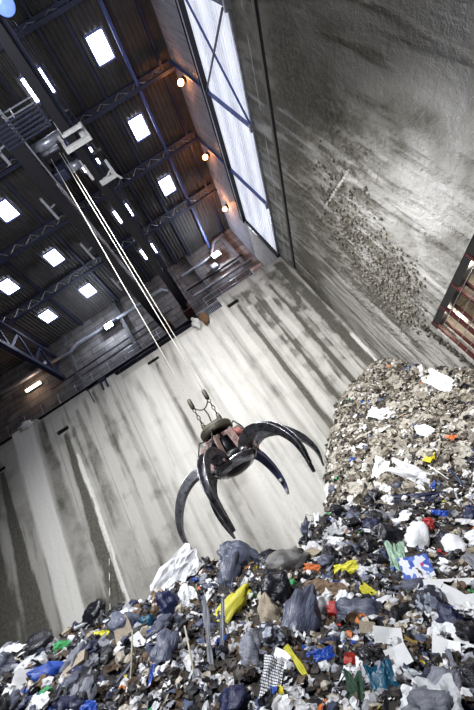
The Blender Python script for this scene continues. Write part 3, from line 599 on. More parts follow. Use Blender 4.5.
_A = np.zeros((_n+3, _n+3)); _A[:_n, :_n] = kern(_D)-np.eye(_n)*.03; _A[:_n, _n] = 1; _A[:_n, _n+1:] = WP[:, :2]; _A[_n:, :_n] = _A[:_n, _n:].T
_w = np.linalg.solve(_A, np.concatenate([WP[:, 2], [0, 0, 0]]))
def hsmooth(x, y):
    x = np.asarray(x, float); y = np.asarray(y, float); z = _w[_n]+_w[_n+1]*x+_w[_n+2]*y
    for i in range(_n): z = z+_w[i]*kern(np.hypot(x-WP[i, 0], y-WP[i, 1]))
    return z
gx = np.arange(-16, 7.41, .10); gx[-1] = 7.38; gy = np.arange(0.0, 19.99, .10); gy[-1] = 19.98
GXX, GYY = np.meshgrid(gx, gy, indexing='ij')
HZ = hsmooth(GXX, GYY)-.10
near_w = 1-sstep(9, 12, GYY)
HZ += (vnoise(GXX*.9+20, GYY*.9+20, 51, 5, .6)-.5)*(.45+.1*near_w)+(vnoise(GXX*3, GYY*3, 52, 3)-.5)*.22
HZ = np.maximum(HZ, -5.9)
def hf(x, y):
    i = np.clip((x+16)/.1, 0, len(gx)-1.01); j = np.clip(y/.1, 0, len(gy)-1.01); a = int(i); b = int(j); f = i-a; g = j-b
    return HZ[a, b]*(1-f)*(1-g)+HZ[a+1, b]*f*(1-g)+HZ[a, b+1]*(1-f)*g+HZ[a+1, b+1]*f*g
def hn(x, y, e=.25):
    n = Vector((-(hf(x+e, y)-hf(x-e, y))/(2*e), -(hf(x, y+e)-hf(x, y-e))/(2*e), 1)); return n.normalized()
def hit(px, py):
    d = ray(px, py); d = d/np.linalg.norm(d); t = 1.5; last = None
    while t < 26:
        p = d*t
        if -15.9 < p[0] < 7.3 and 0 < p[1] < 19.9 and p[2] < hf(p[0], p[1]): return p
        t += .04
    return None
ni, nj = GXX.shape; idx = np.arange(ni*nj).reshape(ni, nj)
me = bpy.data.meshes.new('refuse_heap'); ring = []
verts = np.stack([GXX, GYY, HZ], -1).reshape(-1, 3).tolist(); faces = np.stack([idx[:-1, :-1], idx[1:, :-1], idx[1:, 1:], idx[:-1, 1:]], -1).reshape(-1, 4).tolist()
edge = list(idx[:, 0])+list(idx[-1, 1:])+list(idx[::-1, -1][1:])+list(idx[0, ::-1][1:-1]); base = len(verts)
for e in edge: v = verts[e]; verts.append([v[0], v[1], -6.0])
ne = len(edge)
for k in range(ne): k2 = (k+1) % ne; faces.append([int(edge[k]), base+k, base+k2, int(edge[k2])])
me.from_pydata(verts, [], faces); me.update(); me.materials.append(MT['heap'])
for p in me.polygons: p.use_smooth = True
ho = bpy.data.objects.new('refuse_heap', me); C.objects.link(ho)
tag(ho, 'huge sloping body of dark compacted household refuse filling the bunker', 'refuse heap', kind='stuff')

# -- loose fragments nobody could count
def tmpl_sheet(rg, n=5, fold=.42):
    u = np.linspace(-.5, .5, n); U, V = np.meshgrid(u, u, indexing='ij'); z = (rg.random((n, n))-.5)*fold; U = U+(rg.random((n, n))-.5)*.22; V = V+(rg.random((n, n))-.5)*.22
    P = np.stack([U, V, z], -1).reshape(-1, 3); k = np.arange(n*n).reshape(n, n)
    return P, np.stack([k[:-1, :-1], k[1:, :-1], k[1:, 1:], k[:-1, 1:]], -1).reshape(-1, 4)
def tmpl_strip(rg):
    n = 6; t = np.linspace(-.7, .7, n); zz = np.cumsum(rg.random(n)-.5)*.15; yy = np.cumsum(rg.random(n)-.5)*.15; w = .07+.06*rg.random(n)
    P = np.concatenate([np.stack([t, yy-w, zz], -1), np.stack([t, yy+w, zz+(rg.random(n)-.5)*.1], -1)]); k = np.arange(n)
    return P, np.stack([k[:-1], k[1:], k[1:]+n, k[:-1]+n], -1)
def tmpl_lump(rg):
    n, m = 4, 6; P = []; 
    for i in range(n+1):
        for j in range(m):
            th = math.pi*i/n; ph = 2*math.pi*j/m; r = .5*(.7+.6*rg.random()); P.append((r*math.sin(th)*math.cos(ph), r*math.sin(th)*math.sin(ph), r*math.cos(th)*.7))
    f = [(i*m+j, i*m+(j+1) % m, (i+1)*m+(j+1) % m, (i+1)*m+j) for i in range(n) for j in range(m)]
    return np.array(P), np.array(f)
def rand_rot(rg, nrm, tilt):
    z = np.array(nrm)+(rg.random(3)-.5)*2*tilt; z /= np.linalg.norm(z); a = rg.random(3)-.5; x = np.cross(a, z); x /= np.linalg.norm(x); return np.stack([x, np.cross(z, x), z], 1)
def palette(rg, P):
    r = rg.random()*sum(w for w, c in P)
    for w, c in P:
        r -= w
        if r <= 0: break
    k = .75+.4*rg.random(); return [min(1, x*k) for x in c]
def visible(p, marg=25):
    c = R @ np.array(p)
    if c[2] < .3: return False
    q = (PX+c[0]/c[2]*F, PY+c[1]/c[2]*F); return -marg < q[0] < 474+marg and -marg < q[1] < 710+marg
def litter(name, label, count, region, smin, smax, P, seed, kinds=(.55, .2, .25), lift=.35, off=None):
    rg = np.random.default_rng(seed); T = [[tmpl_sheet(rg) for _ in range(24)], [tmpl_strip(rg) for _ in range(10)], [tmpl_lump(rg) for _ in range(12)]]
    V = []; Fc = []; Ct = []; o = 0; n = 0; tries = 0
    while n < count and tries < count*40:
        tries += 1
        x, y = region(rg)
        d = math.hypot(x, y); z = hf(x, y)
        if not visible((x, y, z)): continue
        s = (smin+(smax-smin)*rg.random()**2.2)*(min(1, .45+d*.1)); k = rg.choice(3, p=kinds); t, f = T[k][rg.integers(len(T[k]))]
        nr = hn(x, y, .15); Rm = rand_rot(rg, nr, .75); p = np.array([x, y, z])+np.array(nr)*(s*lift*rg.random()-.02)
        V.append((t*s) @ Rm.T+p); Fc.append(f+o); o += len(t); c = palette(rg, P); Ct.append(np.tile([*c, 1], (len(t), 1))); n += 1
    V = np.concatenate(V); Fc = np.concatenate(Fc); Ct = np.concatenate(Ct)
    V[:, 0] = np.minimum(V[:, 0], XR-.01); V[:, 1] = np.minimum(V[:, 1], YB-.01)
    me = bpy.data.meshes.new(name); me.from_pydata(V.tolist(), [], Fc.tolist()); me.update()
    a = me.color_attributes.new('tint', 'FLOAT_COLOR', 'POINT'); a.data.foreach_set('color', Ct.astype(np.float32).ravel()); me.materials.append(MT['litter'])
    ob = bpy.data.objects.new(name, me); C.objects.link(ob); tag(ob, label, 'loose refuse', kind='stuff'); return ob
MT['litter'] = vcol_mat('loose_litter', .5, .4)
WH = (.82, .82, .84); GR = (.42, .43, .47); BG = (.60, .54, .45); BR = (.13, .085, .05); BK = (.018, .018, .024); BGR = (.10, .12, .20); DK = (.06, .05, .045)
BL = (.02, .08, .42); RD = (.5, .04, .03); YL = (.78, .66, .05); GN = (.05, .38, .12); OR = (.75, .22, .04); TE = (.02, .25, .38)
PN = [(.19, WH), (.13, GR), (.08, BG), (.17, BR), (.24, BK), (.08, BGR), (.16, DK), (.012, BL), (.004, RD), (.006, YL), (.004, GN), (.003, OR)]
PB = [(.13, (.62, .60, .56)), (.26, (.40, .37, .31)), (.26, (.26, .23, .185)), (.20, (.12, .10, .08)), (.06, BK), (.004, BL), (.004, OR), (.003, GN), (.002, YL), (.04, (.82, .83, .85))]
def reg_near(rg):
    d = 2.6+8.5*rg.random()**1.15; a = math.radians(-50+90*rg.random()); return min(7.3, d*math.sin(a)), min(19.9, max(.1, d*math.cos(a)))
def reg_back(rg):
    while True:
        x = -1+8.35*rg.random(); y = 9.5+10.4*rg.random()
        if y > 10.4+rg.random()*1.2-.6: return x, y
litter('loose_litter', 'countless small scraps of mixed litter covering the near heap', 21000, reg_near, .03, .17, PN, 5)
litter('shredded_litter', 'countless pale shredded scraps covering the tall pile in the back corner', 14000, reg_back, .05, .30, PB, 6, kinds=(.6, .28, .12))
# crusted dirt clumps on the right wall
def crust(name, label, boxes, seed):
    rg = np.random.default_rng(seed); V = []; Fc = []; Ct = []; o = 0
    for cy, cz, sy, sz, n, s0, s1 in boxes:
        for _ in range(n):
            y = cy+rg.normal()*sy; z = cz+rg.normal()*sz; s = s0+(s1-s0)*rg.random()**2; t, f = tmpl_lump(rg)
            if y < 13.6 and z < 3.85: continue
            if y > 19.9 or z > 13.4: continue
            P = t*np.array([s*.7, s, s*1.1])+np.array([XR-.02, y, z]); P[:, 0] = np.minimum(P[:, 0], XR+.03); V.append(P); Fc.append(f+o); o += len(t)
            c = np.array([.30, .28, .24])*(.5+.8*rg.random())*(.3 if sy < .15 else .85); Ct.append(np.tile([*c, 1], (len(t), 1)))
    me = bpy.data.meshes.new(name); me.from_pydata(np.concatenate(V).tolist(), [], np.concatenate(Fc).tolist()); me.update()
    a = me.color_attributes.new('tint', 'FLOAT_COLOR', 'POINT'); a.data.foreach_set('color', np.concatenate(Ct).astype(np.float32).ravel()); me.materials.append(MT['crust'])
    ob = bpy.data.objects.new(name, me); C.objects.link(ob); tag(ob, label, 'dirt', kind='stuff')
MT['crust'] = vcol_mat('dried_dirt', .95, .2)
bx_ = []
for px, py, sy, sz, n in [(395, 262, .55, .5, 160), (385, 285, .6, .6, 220), (400, 300, .5, .5, 200), (410, 285, .45, .4, 110), (375, 262, .8, .6, 180), (418, 318, .35, .3, 80), (350, 225, 1.1, .8, 200), (335, 190, .9, .7, 120), (405, 318, .4, .3, 80)]:
    p = at(px, py, 0, XR); bx_.append((p[1], p[2], sy, sz, n, .03, .19))
for k in range(7):
    p = at(429+7.2*k, 329+5.4*k, 0, XR); bx_.append((p[1]+.15, p[2], .10, .12, 24, .06, .22))
crust('crusted_dirt', 'rough lumps of dried dirt stuck on the right wall beside and above the hatch', bx_, 3)

# -- countable pieces
PM = {}
def pm(key, col, rough=.35, var=.3, col2=None, bump=.25, scale=9, spec=.5, trans=0, st=(1, 1, 1)):
    PM[key] = mat(key, col, rough, var=var, col2=col2, bump=bump, bscale=14 if st[0] == 1 else 5, scale=scale if st[0] == 1 else 4, stretch=st, spec=spec, rnd=.22); return PM[key]
pm('black_plastic', (.012, .013, .02), .22, col2=(.004, .004, .008), bump=.35, st=(.7, 3.2, 3.2)); pm('blue_grey_plastic', (.115, .13, .19), .3, col2=(.04, .045, .075), bump=.35, st=(.7, 3.2, 3.2)); pm('grey_plastic', (.27, .28, .33), .4, col2=(.12, .125, .16), bump=.35, st=(.7, 3.2, 3.2))
pm('white_film', (.80, .81, .84), .35, var=.12); pm('white_paper', (.86, .86, .86), .7, var=.05, bump=.1); pm('cardboard', (.48, .40, .30), .8); pm('brown_paper', (.24, .16, .10), .8); pm('grey_cloth', (.36, .37, .41), .8, col2=(.18, .18, .21))
pm('beige_paper', (.48, .45, .39), .8); pm('taupe_cloth', (.30, .27, .23), .9); pm('blue_plastic', (.015, .09, .55), .3); pm('yellow_plastic', (.85, .78, .06), .4, var=.12); pm('red_plastic', (.55, .03, .03), .4); pm('green_plastic', (.05, .42, .12), .35)
pm('orange_plastic', (.85, .22, .05), .4); pm('teal_film', (.01, .12, .22), .2); pm('pale_green_film', (.45, .68, .50), .3); pm('clear_plastic', (.70, .74, .78), .15); pm('pale_wood', (.58, .52, .40), .7); pm('ochre', (.38, .24, .05), .6); pm('navy_plastic', (.012, .018, .07), .3); pm('dark_green', (.02, .07, .035), .7)
pm('striped_grey', (.20, .19, .18), .4, col2=(.05, .05, .055), scale=3)
def pattern_mat(name, kind):
    m = bpy.data.materials.new(name); m.use_nodes = True; N, L = nt(m); b = N['Principled BSDF']; b.inputs['Roughness'].default_value = .5; tc = N.new('ShaderNodeTexCoord')
    if kind == 'check':
        br = N.new('ShaderNodeTexBrick'); br.offset = 0; br.inputs['Scale'].default_value = 9; br.inputs['Brick Width'].default_value = .5; br.inputs['Row Height'].default_value = .8; br.inputs['Mortar Size'].default_value = .09
        br.inputs['Color1'].default_value = (.82, .82, .84, 1); br.inputs['Color2'].default_value = (.75, .76, .8, 1); br.inputs['Mortar'].default_value = (.01, .01, .02, 1); L.new(tc.outputs['Object'], br.inputs['Vector']); L.new(br.outputs['Color'], b.inputs['Base Color'])
    else:
        v = N.new('ShaderNodeTexVoronoi'); v.inputs['Scale'].default_value = 7; L.new(tc.outputs['Object'], v.inputs['Vector']); r = N.new('ShaderNodeValToRGB'); r.color_ramp.interpolation = 'CONSTANT'
        e = r.color_ramp.elements; cs = {'print': [(0, (.8, .82, .88)), (.3, (.03, .08, .45)), (.55, (.75, .78, .85)), (.72, (.45, .05, .25)), (.82, (.1, .2, .6))], 'mono': [(0, (.02, .02, .03)), (.35, (.5, .52, .58)), (.55, (.03, .03, .05)), (.75, (.25, .28, .36))]}[kind]
        e[0].position = 0; e[0].color = (*cs[0][1], 1); e[1].position = cs[1][0]; e[1].color = (*cs[1][1], 1)
        for p, c in cs[2:]: q = e.new(p); q.color = (*c, 1)
        s = N.new('ShaderNodeSeparateColor'); L.new(v.outputs['Color'], s.inputs[0]); L.new(s.outputs[0], r.inputs['Fac']); L.new(r.outputs['Color'], b.inputs['Base Color'])
    PM[name] = m
pattern_mat('checked_plastic', 'check'); pattern_mat('printed_film', 'print'); pattern_mat('patterned_film', 'mono')
def mesh_from(name, vs, fs, smooth=True):
    me = bpy.data.meshes.new(name); me.from_pydata([tuple(map(float, v)) for v in vs], [], fs); me.update(); me.materials.append(MT['rag'])
    if smooth:
        for p in me.polygons: p.use_smooth = True
    return me
def m_bag(seed):
    of = Vector((seed*7.3, seed*3.1, 1.7)); n, m = 18, 26; vs = []
    for i in range(n+1):
        for j in range(m):
            th = math.pi*i/n; ph = 2*math.pi*j/m; v = Vector((math.cos(th), math.sin(th)*math.cos(ph), math.sin(th)*math.sin(ph)))
            a = mnoise.noise(v*1.6+of)*.55; rdg = (1-abs(mnoise.noise(Vector((v.x*1.1, v.y*4.5, v.z*4.5))+of))*2.4)*.17; fine = (1-abs(mnoise.noise(Vector((v.x*2.2, v.y*9, v.z*9))+of))*2.2)*.06
            r = 1+a+rdg+fine
            if v.x > .82: r *= 1+(v.x-.82)*1.6                 # gathered neck
            y, z = v.y*r, v.z*r
            if v.x > .72: k = 1-(v.x-.72)*2.2; y *= max(.3, k); z *= max(.3, k)
            vs.append((v.x*r*.46, y*.48, z*.40))
    return mesh_from('bag', vs, [(i*m+j, i*m+(j+1) % m, (i+1)*m+(j+1) % m, (i+1)*m+j) for i in range(n) for j in range(m)])
def thick(grid_pts, n, m, t=.012):
    top = [Vector(p) for p in grid_pts]; nb = len(top); vs = [tuple(p) for p in top]+[(p.x, p.y, p.z-t) for p in top]; f = []
    for i in range(n-1):
        for j in range(m-1):
            a = i*m+j; f += [(a, a+m, a+m+1, a+1), (nb+a, nb+a+1, nb+a+m+1, nb+a+m)]
    bd = [i*m for i in range(n)]+[(n-1)*m+j for j in range(1, m)]+[i*m+m-1 for i in range(n-2, -1, -1)]+[j for j in range(m-2, 0, -1)]
    for k in range(len(bd)): a = bd[k]; b = bd[(k+1) % len(bd)]; f.append((a, nb+a, nb+b, b))
    return vs, f
def m_film(seed, fold=.30, ragged=.16, smooth=False):
    of = Vector((seed*5.7, seed*2.9, .3)); n = 13; g = []
    for i in range(n):
        for j in range(n):
            u = i/(n-1)-.5; v = j/(n-1)-.5; q = Vector((u*2.2, v*2.2, 0))+of
            z = fold*((1-abs(mnoise.noise(q))*2.6)*.45+(1-abs(mnoise.noise(q*2.7))*2)*.28+mnoise.noise(q*5)*.14)
            e = 1+ragged*2*mnoise.noise(Vector((math.atan2(v, u)*1.4, seed, 0))*1.0)
            g.append((u*e+.10*mnoise.noise(q*2+Vector((9, 0, 0))), v*e+.10*mnoise.noise(q*2+Vector((0, 9, 0))), z-(u*u+v*v)*.35))
    return mesh_from('film', *thick(g, n, n), smooth=smooth)
def m_paper(seed):
    of = Vector((seed*3.7, seed*1.9, 2.3)); n = 8; g = []; fa = mnoise.noise(of)*.8; fo = (seed % 3-1)*.12
    for i in range(n):
        for j in range(n):
            u = i/(n-1)-.5; v = j/(n-1)-.5; g.append((u, v*.72, .28*abs(u*.9+v*fa-fo)+.06*mnoise.noise(Vector((u*2, v*2, 0))+of)))
    return mesh_from('paper', *thick(g, n, n, .008), smooth=False)
def m_strip(seed):
    rg = random.Random(seed); n = 26; g = []; of = seed*3.3
    for i in range(n):
        t = i/(n-1)-.5; c = mnoise.noise(Vector((t*3, of, 0)))*.10; z = mnoise.noise(Vector((t*4, of, 5)))*.08; w = .5*(.75+.5*mnoise.noise(Vector((t*5, of, 9)))); 
        for j in range(6): v = j/5-.5; g.append((t, c+v*w*2*.5, z+.12*mnoise.noise(Vector((t*9, v*4, of)))-.1*v*v))
    return mesh_from('strip', *thick(g, n, 6, .02), smooth=False)
def m_bottle(seed):
    prof = [(0, -.5), (.13, -.5), (.15, -.46), (.15, -.1), (.135, -.05), (.15, 0), (.15, .15), (.10, .3), (.05, .36), (.05, .40), (.065, .41), (.065, .5), (0, .5)]
    vs = []; m = 12
    for r, x in prof:
        for a in range(m): an = 2*math.pi*a/m; k = 1+.15*mnoise.noise(Vector((x*3, a*.6, seed))); vs.append((x, r*k*math.cos(an), r*k*math.sin(an)))
    return mesh_from('bottle', vs, [(i*m+a, i*m+(a+1) % m, (i+1)*m+(a+1) % m, (i+1)*m+a) for i in range(len(prof)-1) for a in range(m)])
def m_carton(seed):
    rg = random.Random(seed); vs = [((x+rg.uniform(-.08, .08))*.5, (y+rg.uniform(-.12, .12))*.36, (z+rg.uniform(-.12, .12))*.22) for z in (-1, 1) for x, y in ((-1, -1), (0, -1), (1, -1), (1, 1), (0, 1), (-1, 1))]
    f = [(5, 4, 1, 0), (4, 3, 2, 1), (6, 7, 10, 11), (7, 8, 9, 10)]+[(i, (i+1) % 6, (i+1) % 6+6, i+6) for i in range(6)]
    return mesh_from('carton', vs, f, smooth=False)
def m_stick(seed):
    m = MB().tube([(-.5, 0, 0), (-.1, .004, .003), (.2, -.003, 0), (.5, 0, .004)], [.012, .013, .012, .010], 7); return mesh_from('stick', m.v, m.f)
LIB = {k: [fn(s) for s in range(1, c+1)] for k, fn, c in (('bag', m_bag, 7), ('film', m_film, 8), ('paper', m_paper, 5), ('strip', m_strip, 6), ('bottle', m_bottle, 3), ('carton', m_carton, 5), ('stick', m_stick, 2))}
def place(name, kind, p, X, n, sx, sy, sz, mk, var=None):
    """X long axis, n outward normal"""
    n = Vector(n).normalized(); X = Vector(X); X = (X-n*X.dot(n)).normalized(); Y = n.cross(X)
    me = LIB[kind][(var if var is not None else random.randrange(99)) % len(LIB[kind])]
    o = bpy.data.objects.new(name, me); C.objects.link(o)
    Mx = Matrix((X, Y, n)).transposed().to_4x4(); o.matrix_world = Matrix.Translation(Vector(p)) @ Mx @ Matrix.Diagonal((sx, sy, sz, 1))
    o.material_slots[0].link = 'OBJECT'; o.material_slots[0].material = PM[mk]; return o
HERO = []
def hero(name, kind, px, py, L, Wd, ang, mk, label, cat, out=.35, th=.75, var=None, face=.7):
    p = hit(px, py)
    if p is None: print('MISS', label); return
    dep = (R @ p)[2]; a = math.radians(ang); X = R.T @ np.array([math.cos(a), math.sin(a), 0]); sn = hn(p[0], p[1]); tc = Vector(-p).normalized(); n = (sn*(1-face)+tc*face).normalized()
    sx, sy = L/F*dep*1.12, Wd/F*dep*1.12; t = min(sx, sy)*th if kind in ('bag', 'carton', 'bottle') else min(sx, sy)*.8
    if kind == 'stick': sy = t = sx
    q = Vector(p)+n*(t*out*.5+.02)
    o = place(name, kind, q, X, n, sx, sy/(1 if kind in ('bag', 'film', 'bottle', 'stick') else .72 if kind in ('paper', 'carton') else .9), t, mk, var); tag(o, label, cat); HERO.append((Vector(p), max(sx, sy)*.5, px, py)); return o
B = 'garbage_bag'
hero(B, 'bag', 240, 562, 40, 26, 25, 'blue_grey_plastic', 'dark blue-grey bag sprawled on the crest just right of the left claw', 'bag', var=1)
hero(B, 'bag', 229, 578, 34, 18, 100, 'blue_grey_plastic', 'slumped blue-grey bag directly below the one on the heap crest', 'bag', var=3)
hero(B, 'bag', 277, 593, 32, 28, 20, 'black_plastic', 'round crumpled black bag in the middle of the near heap', 'bag', var=2)
hero(B, 'bag', 302, 630, 56, 30, 96, 'blue_grey_plastic', 'largest grey-blue bag, standing upright above the yellow strip', 'bag', var=0, out=.6)
hero(B, 'bag', 231, 611, 42, 16, 116, 'yellow_plastic', 'plump bright yellow bag leaning left of the crumpled black bag', 'bag', var=4, out=.6)
hero('plastic_strip', 'strip', 310, 682, 64, 11, 62, 'yellow_plastic', 'long yellow plastic strip hanging below the largest grey-blue bag', 'strip', out=.8, var=1)
hero(B, 'bag', 362, 616, 38, 24, 8, 'blue_grey_plastic', 'smooth folded blue-grey bag right of the red scrap', 'bag', var=5, out=.6)
hero('stuffed_sack', 'bag', 418, 543, 32, 18, 88, 'white_film', 'tall pale grey-white stuffed sack on the upper right heap', 'sack', var=6)
hero('plastic_film', 'film', 399, 569, 38, 15, 80, 'pale_green_film', 'translucent pale green film draped left of the printed package', 'film', out=.8, var=2)
hero(B, 'bag', 388, 537, 28, 18, 15, 'black_plastic', 'glossy black bag left of the tall pale sack', 'bag', var=1)
hero(B, 'bag', 415, 589, 28, 13, 5, 'blue_grey_plastic', 'flat charcoal bag under the printed package', 'bag', var=3)
hero('printed_package', 'carton', 417, 572, 26, 20, -5, 'printed_film', 'package printed with blue, white and pink patches', 'package', out=.8)
hero('plastic_scrap', 'film', 346, 570, 22, 9, -12, 'yellow_plastic', 'bright yellow film lying right of centre above brown soil', 'film', out=.9, var=1)
hero('plastic_scrap', 'film', 369, 594, 16, 9, 50, 'yellow_plastic', 'small yellow wrapper just above the smooth folded bag', 'wrapper', out=.9, var=4)
hero('paper_sheet', 'paper', 390, 645, 24, 19, 20, 'white_paper', 'upper of two white paper sheets lying at lower right', 'paper', out=1, var=0)
hero('paper_sheet', 'paper', 399, 661, 20, 15, -25, 'white_paper', 'lower of two overlapping white paper sheets at lower right', 'paper', out=1.2, var=2)
hero('paper_sheet', 'paper', 447, 655, 22, 18, 35, 'white_paper', 'single white sheet lying right of the ochre plank', 'paper', out=1, var=1)
hero('carton', 'carton', 455, 601, 22, 14, 40, 'white_paper', 'white carton near the right edge beside another one', 'carton', out=.9)
hero('carton', 'carton', 471, 608, 20, 16, 10, 'white_paper', 'white carton cut by the right edge of the picture', 'carton', out=.9)
hero('plastic_sheet', 'film', 388, 697, 44, 24, 75, 'teal_film', 'glossy dark teal sheet at the bottom edge', 'sheet', out=.6, var=3)
hero('net_bag', 'film', 357, 698, 32, 16, 80, 'dark_green', 'dark green net bag at the bottom edge beside the teal sheet', 'bag', out=.6, var=5)
hero('checked_bag', 'film', 271, 690, 40, 18, 92, 'checked_plastic', 'white bag with a black check grid at the bottom edge', 'bag', out=.9, var=6)
hero('bundle', 'bag', 325, 608, 14, 13, 0, 'white_film', 'small white rounded bundle beside a red scrap', 'bundle', var=6, out=1.2)
hero('plastic_scrap', 'bag', 336, 612, 13, 14, 90, 'red_plastic', 'bright red crumpled scrap left of the smooth folded bag', 'scrap', var=2, out=1.)
hero(B, 'bag', 49, 675, 27, 13, -8, 'blue_plastic', 'bright blue bag near the lower left edge', 'bag', var=0, out=1)
hero('plastic_scrap', 'film', 62, 648, 13, 8, -25, 'green_plastic', 'bright green scrap on the left end of the heap', 'scrap', out=1, var=0)
hero('paper_sheet', 'paper', 21, 686, 18, 15, 100, 'white_paper', 'white folded sheet at the lower left', 'paper', out=1, var=3)
hero(B, 'bag', 165, 656, 30, 20, 100, 'blue_grey_plastic', 'egg-shaped blue-grey bag left of the pale wooden stick', 'bag', var=5, out=.8)
hero('cloth_strip', 'strip', 210, 655, 92, 12, 84, 'grey_cloth', 'long grey cloth hanging down left of the yellow bag', 'cloth', out=.9, var=2)
hero('cloth_strip', 'strip', 222, 652, 84, 10, 88, 'grey_plastic', 'second long grey cloth hanging beside the first', 'cloth', out=.8, var=3)
hero('wooden_stick', 'stick', 194, 675, 74, 3, 80, 'pale_wood', 'pale wooden stick leaning in the lower heap', 'stick', out=.15)
hero('wooden_stick', 'stick', 131, 676, 66, 3, 90, 'pale_wood', 'upright pale stick left of the blue strip', 'stick', out=.15)
hero('plastic_strip', 'strip', 150, 688, 32, 8, 94, 'blue_plastic', 'narrow bright blue strip near the bottom edge', 'strip', out=1, var=4)
hero('plastic_film', 'film', 180, 577, 44, 28, 115, 'white_film', 'large bright white film draped just below the left crest', 'film', out=.9, var=1)
hero('plastic_film', 'film', 190, 603, 26, 14, 70, 'white_film', 'white film tongue hanging below the large bright film', 'film', out=.9, var=7)
hero(B, 'bag', 188, 557, 24, 14, -35, 'blue_grey_plastic', 'blue-grey bag touched by the tip of the left claw', 'bag', var=2, out=.6)
hero('plastic_film', 'film', 141, 592, 32, 24, -30, 'grey_plastic', 'pale grey plastic film bulging on the left crest', 'film', out=.8, var=2)
hero('bundle', 'bag', 147, 623, 12, 9, -25, 'teal_film', 'small teal ball-like bundle left of the navy bag', 'bundle', var=5, out=1)
hero(B, 'bag', 167, 608, 22, 20, 60, 'navy_plastic', 'round navy bag under the bright white film', 'bag', var=4, out=.8)
hero('plastic_scrap', 'film', 102, 637, 12, 7, -20, 'yellow_plastic', 'small yellow scrap on the left slope above the blue strip', 'scrap', out=1, var=2)
hero('plastic_scrap', 'film', 8, 657, 22, 8, -25, 'yellow_plastic', 'yellow scrap on the heap at the left picture edge', 'scrap', out=1, var=3)
hero('sack', 'bag', 269, 616, 26, 15, 80, 'cardboard', 'small tan paper sack below the crumpled black bag', 'sack', var=0, out=.8)
hero(B, 'bag', 268, 641, 24, 20, 20, 'patterned_film', 'shiny grey and black crumpled bag below the tan sack', 'bag', var=3, out=.8)
hero('plastic_film', 'film', 323, 661, 24, 14, -15, 'blue_plastic', 'bright blue film right of the yellow strip', 'film', out=.9, var=5)
hero(B, 'bag', 287, 565, 34, 20, -25, 'striped_grey', 'brown-grey pleated bag on the crest below the raised navy piece', 'bag', var=6, out=.7)
hero(B, 'bag', 301, 565, 18, 18, 60, 'black_plastic', 'black bag tucked against the pleated brown-grey one', 'bag', var=5, out=.7)
hero(B, 'bag', 265, 565, 24, 14, -45, 'black_plastic', 'small black bag left of the pleated brown-grey one', 'bag', var=0, out=.8)
hero('plastic_sheet', 'film', 297, 542, 22, 11, -50, 'navy_plastic', 'navy sheet sticking up from the crest right of centre', 'sheet', out=2.4, var=1)
hero('plastic_scrap', 'film', 312, 572, 14, 10, 15, 'orange_plastic', 'orange scrap right of the black bag on the crest', 'scrap', out=1, var=4)
hero('plastic_scrap', 'film', 429, 525, 9, 9, 70, 'red_plastic', 'red wrapper above the tall pale sack', 'wrapper', out=1.2, var=0)
hero('plastic_scrap', 'film', 441, 518, 13, 10, 15, 'blue_plastic', 'blue wrapper right of the red wrapper on the upper heap', 'wrapper', out=1.2, var=3)
hero(B, 'bag', 456, 549, 24, 16, 60, 'white_film', 'white bag with rumpled top near the right edge', 'bag', var=2)
hero('plastic_sheet', 'film', 432, 499, 66, 9, 8, 'navy_plastic', 'long dark navy sheet where the near heap meets the corner pile', 'sheet', out=1, var=6)
hero('plastic_strip', 'strip', 463, 486, 34, 7, 55, 'navy_plastic', 'dark navy strip slanting down at the right above the long sheet', 'strip', out=1, var=5)
hero('plastic_film', 'film', 447, 385, 34, 14, 28, 'white_film', 'large white film high on the corner pile', 'film', out=1, var=3)
hero('plastic_film', 'film', 419, 478, 46, 14, 32, 'white_film', 'long white sheet at the foot of the corner pile', 'film', out=1, var=5)
hero('plastic_film', 'film', 380, 415, 18, 10, 20, 'white_film', 'white film left of centre on the corner pile', 'film', out=1, var=1)
hero('plastic_film', 'film', 380, 475, 26, 12, 100, 'white_film', 'white film hanging low on the left of the corner pile', 'film', out=1, var=6)
hero('plastic_film', 'film', 430, 434, 22, 10, 30, 'white_film', 'white film in the middle of the corner pile', 'film', out=1, var=7)
hero('plastic_scrap', 'film', 453, 440, 9, 7, 0, 'orange_plastic', 'orange scrap on the corner pile near the right edge', 'scrap', out=1.2, var=2)
hero('pipe_piece', 'stick', 446, 478, 34, 3, 42, 'white_film', 'thin white tube lying at the foot of the corner pile', 'tube', out=.12)
hero('plank', 'strip', 416, 645, 40, 9, 42, 'ochre', 'ochre plank slanting between the white sheets at lower right', 'plank', out=.9, var=0)
hero(B, 'bag', 431, 606, 24, 22, 80, 'patterned_film', 'crinkled silver and black bag above the single white sheet', 'bag', var=6, out=.8)
hero('plastic_film', 'bag', 387, 606, 24, 11, -12, 'white_film', 'white lumpy film right of the smooth folded bag', 'film', var=4, out=.9)
hero('paper_sheet', 'paper', 448, 587, 38, 9, 14, 'white_paper', 'long white paper panel above the white cartons', 'paper', out=1, var=4)
hero(B, 'bag', 252, 655, 20, 26, 0, 'grey_plastic', 'grey round bag left of the shiny crumpled one', 'bag', var=1, out=.7)
hero('carton', 'carton', 368, 634, 14, 14, 20, 'cardboard', 'small beige carton below the smooth folded bag', 'carton', out=.9)
hero('cloth', 'film', 325, 592, 34, 16, 12, 'brown_paper', 'patch of brown matted cloth below the bright yellow film', 'cloth', out=.4, var=0)

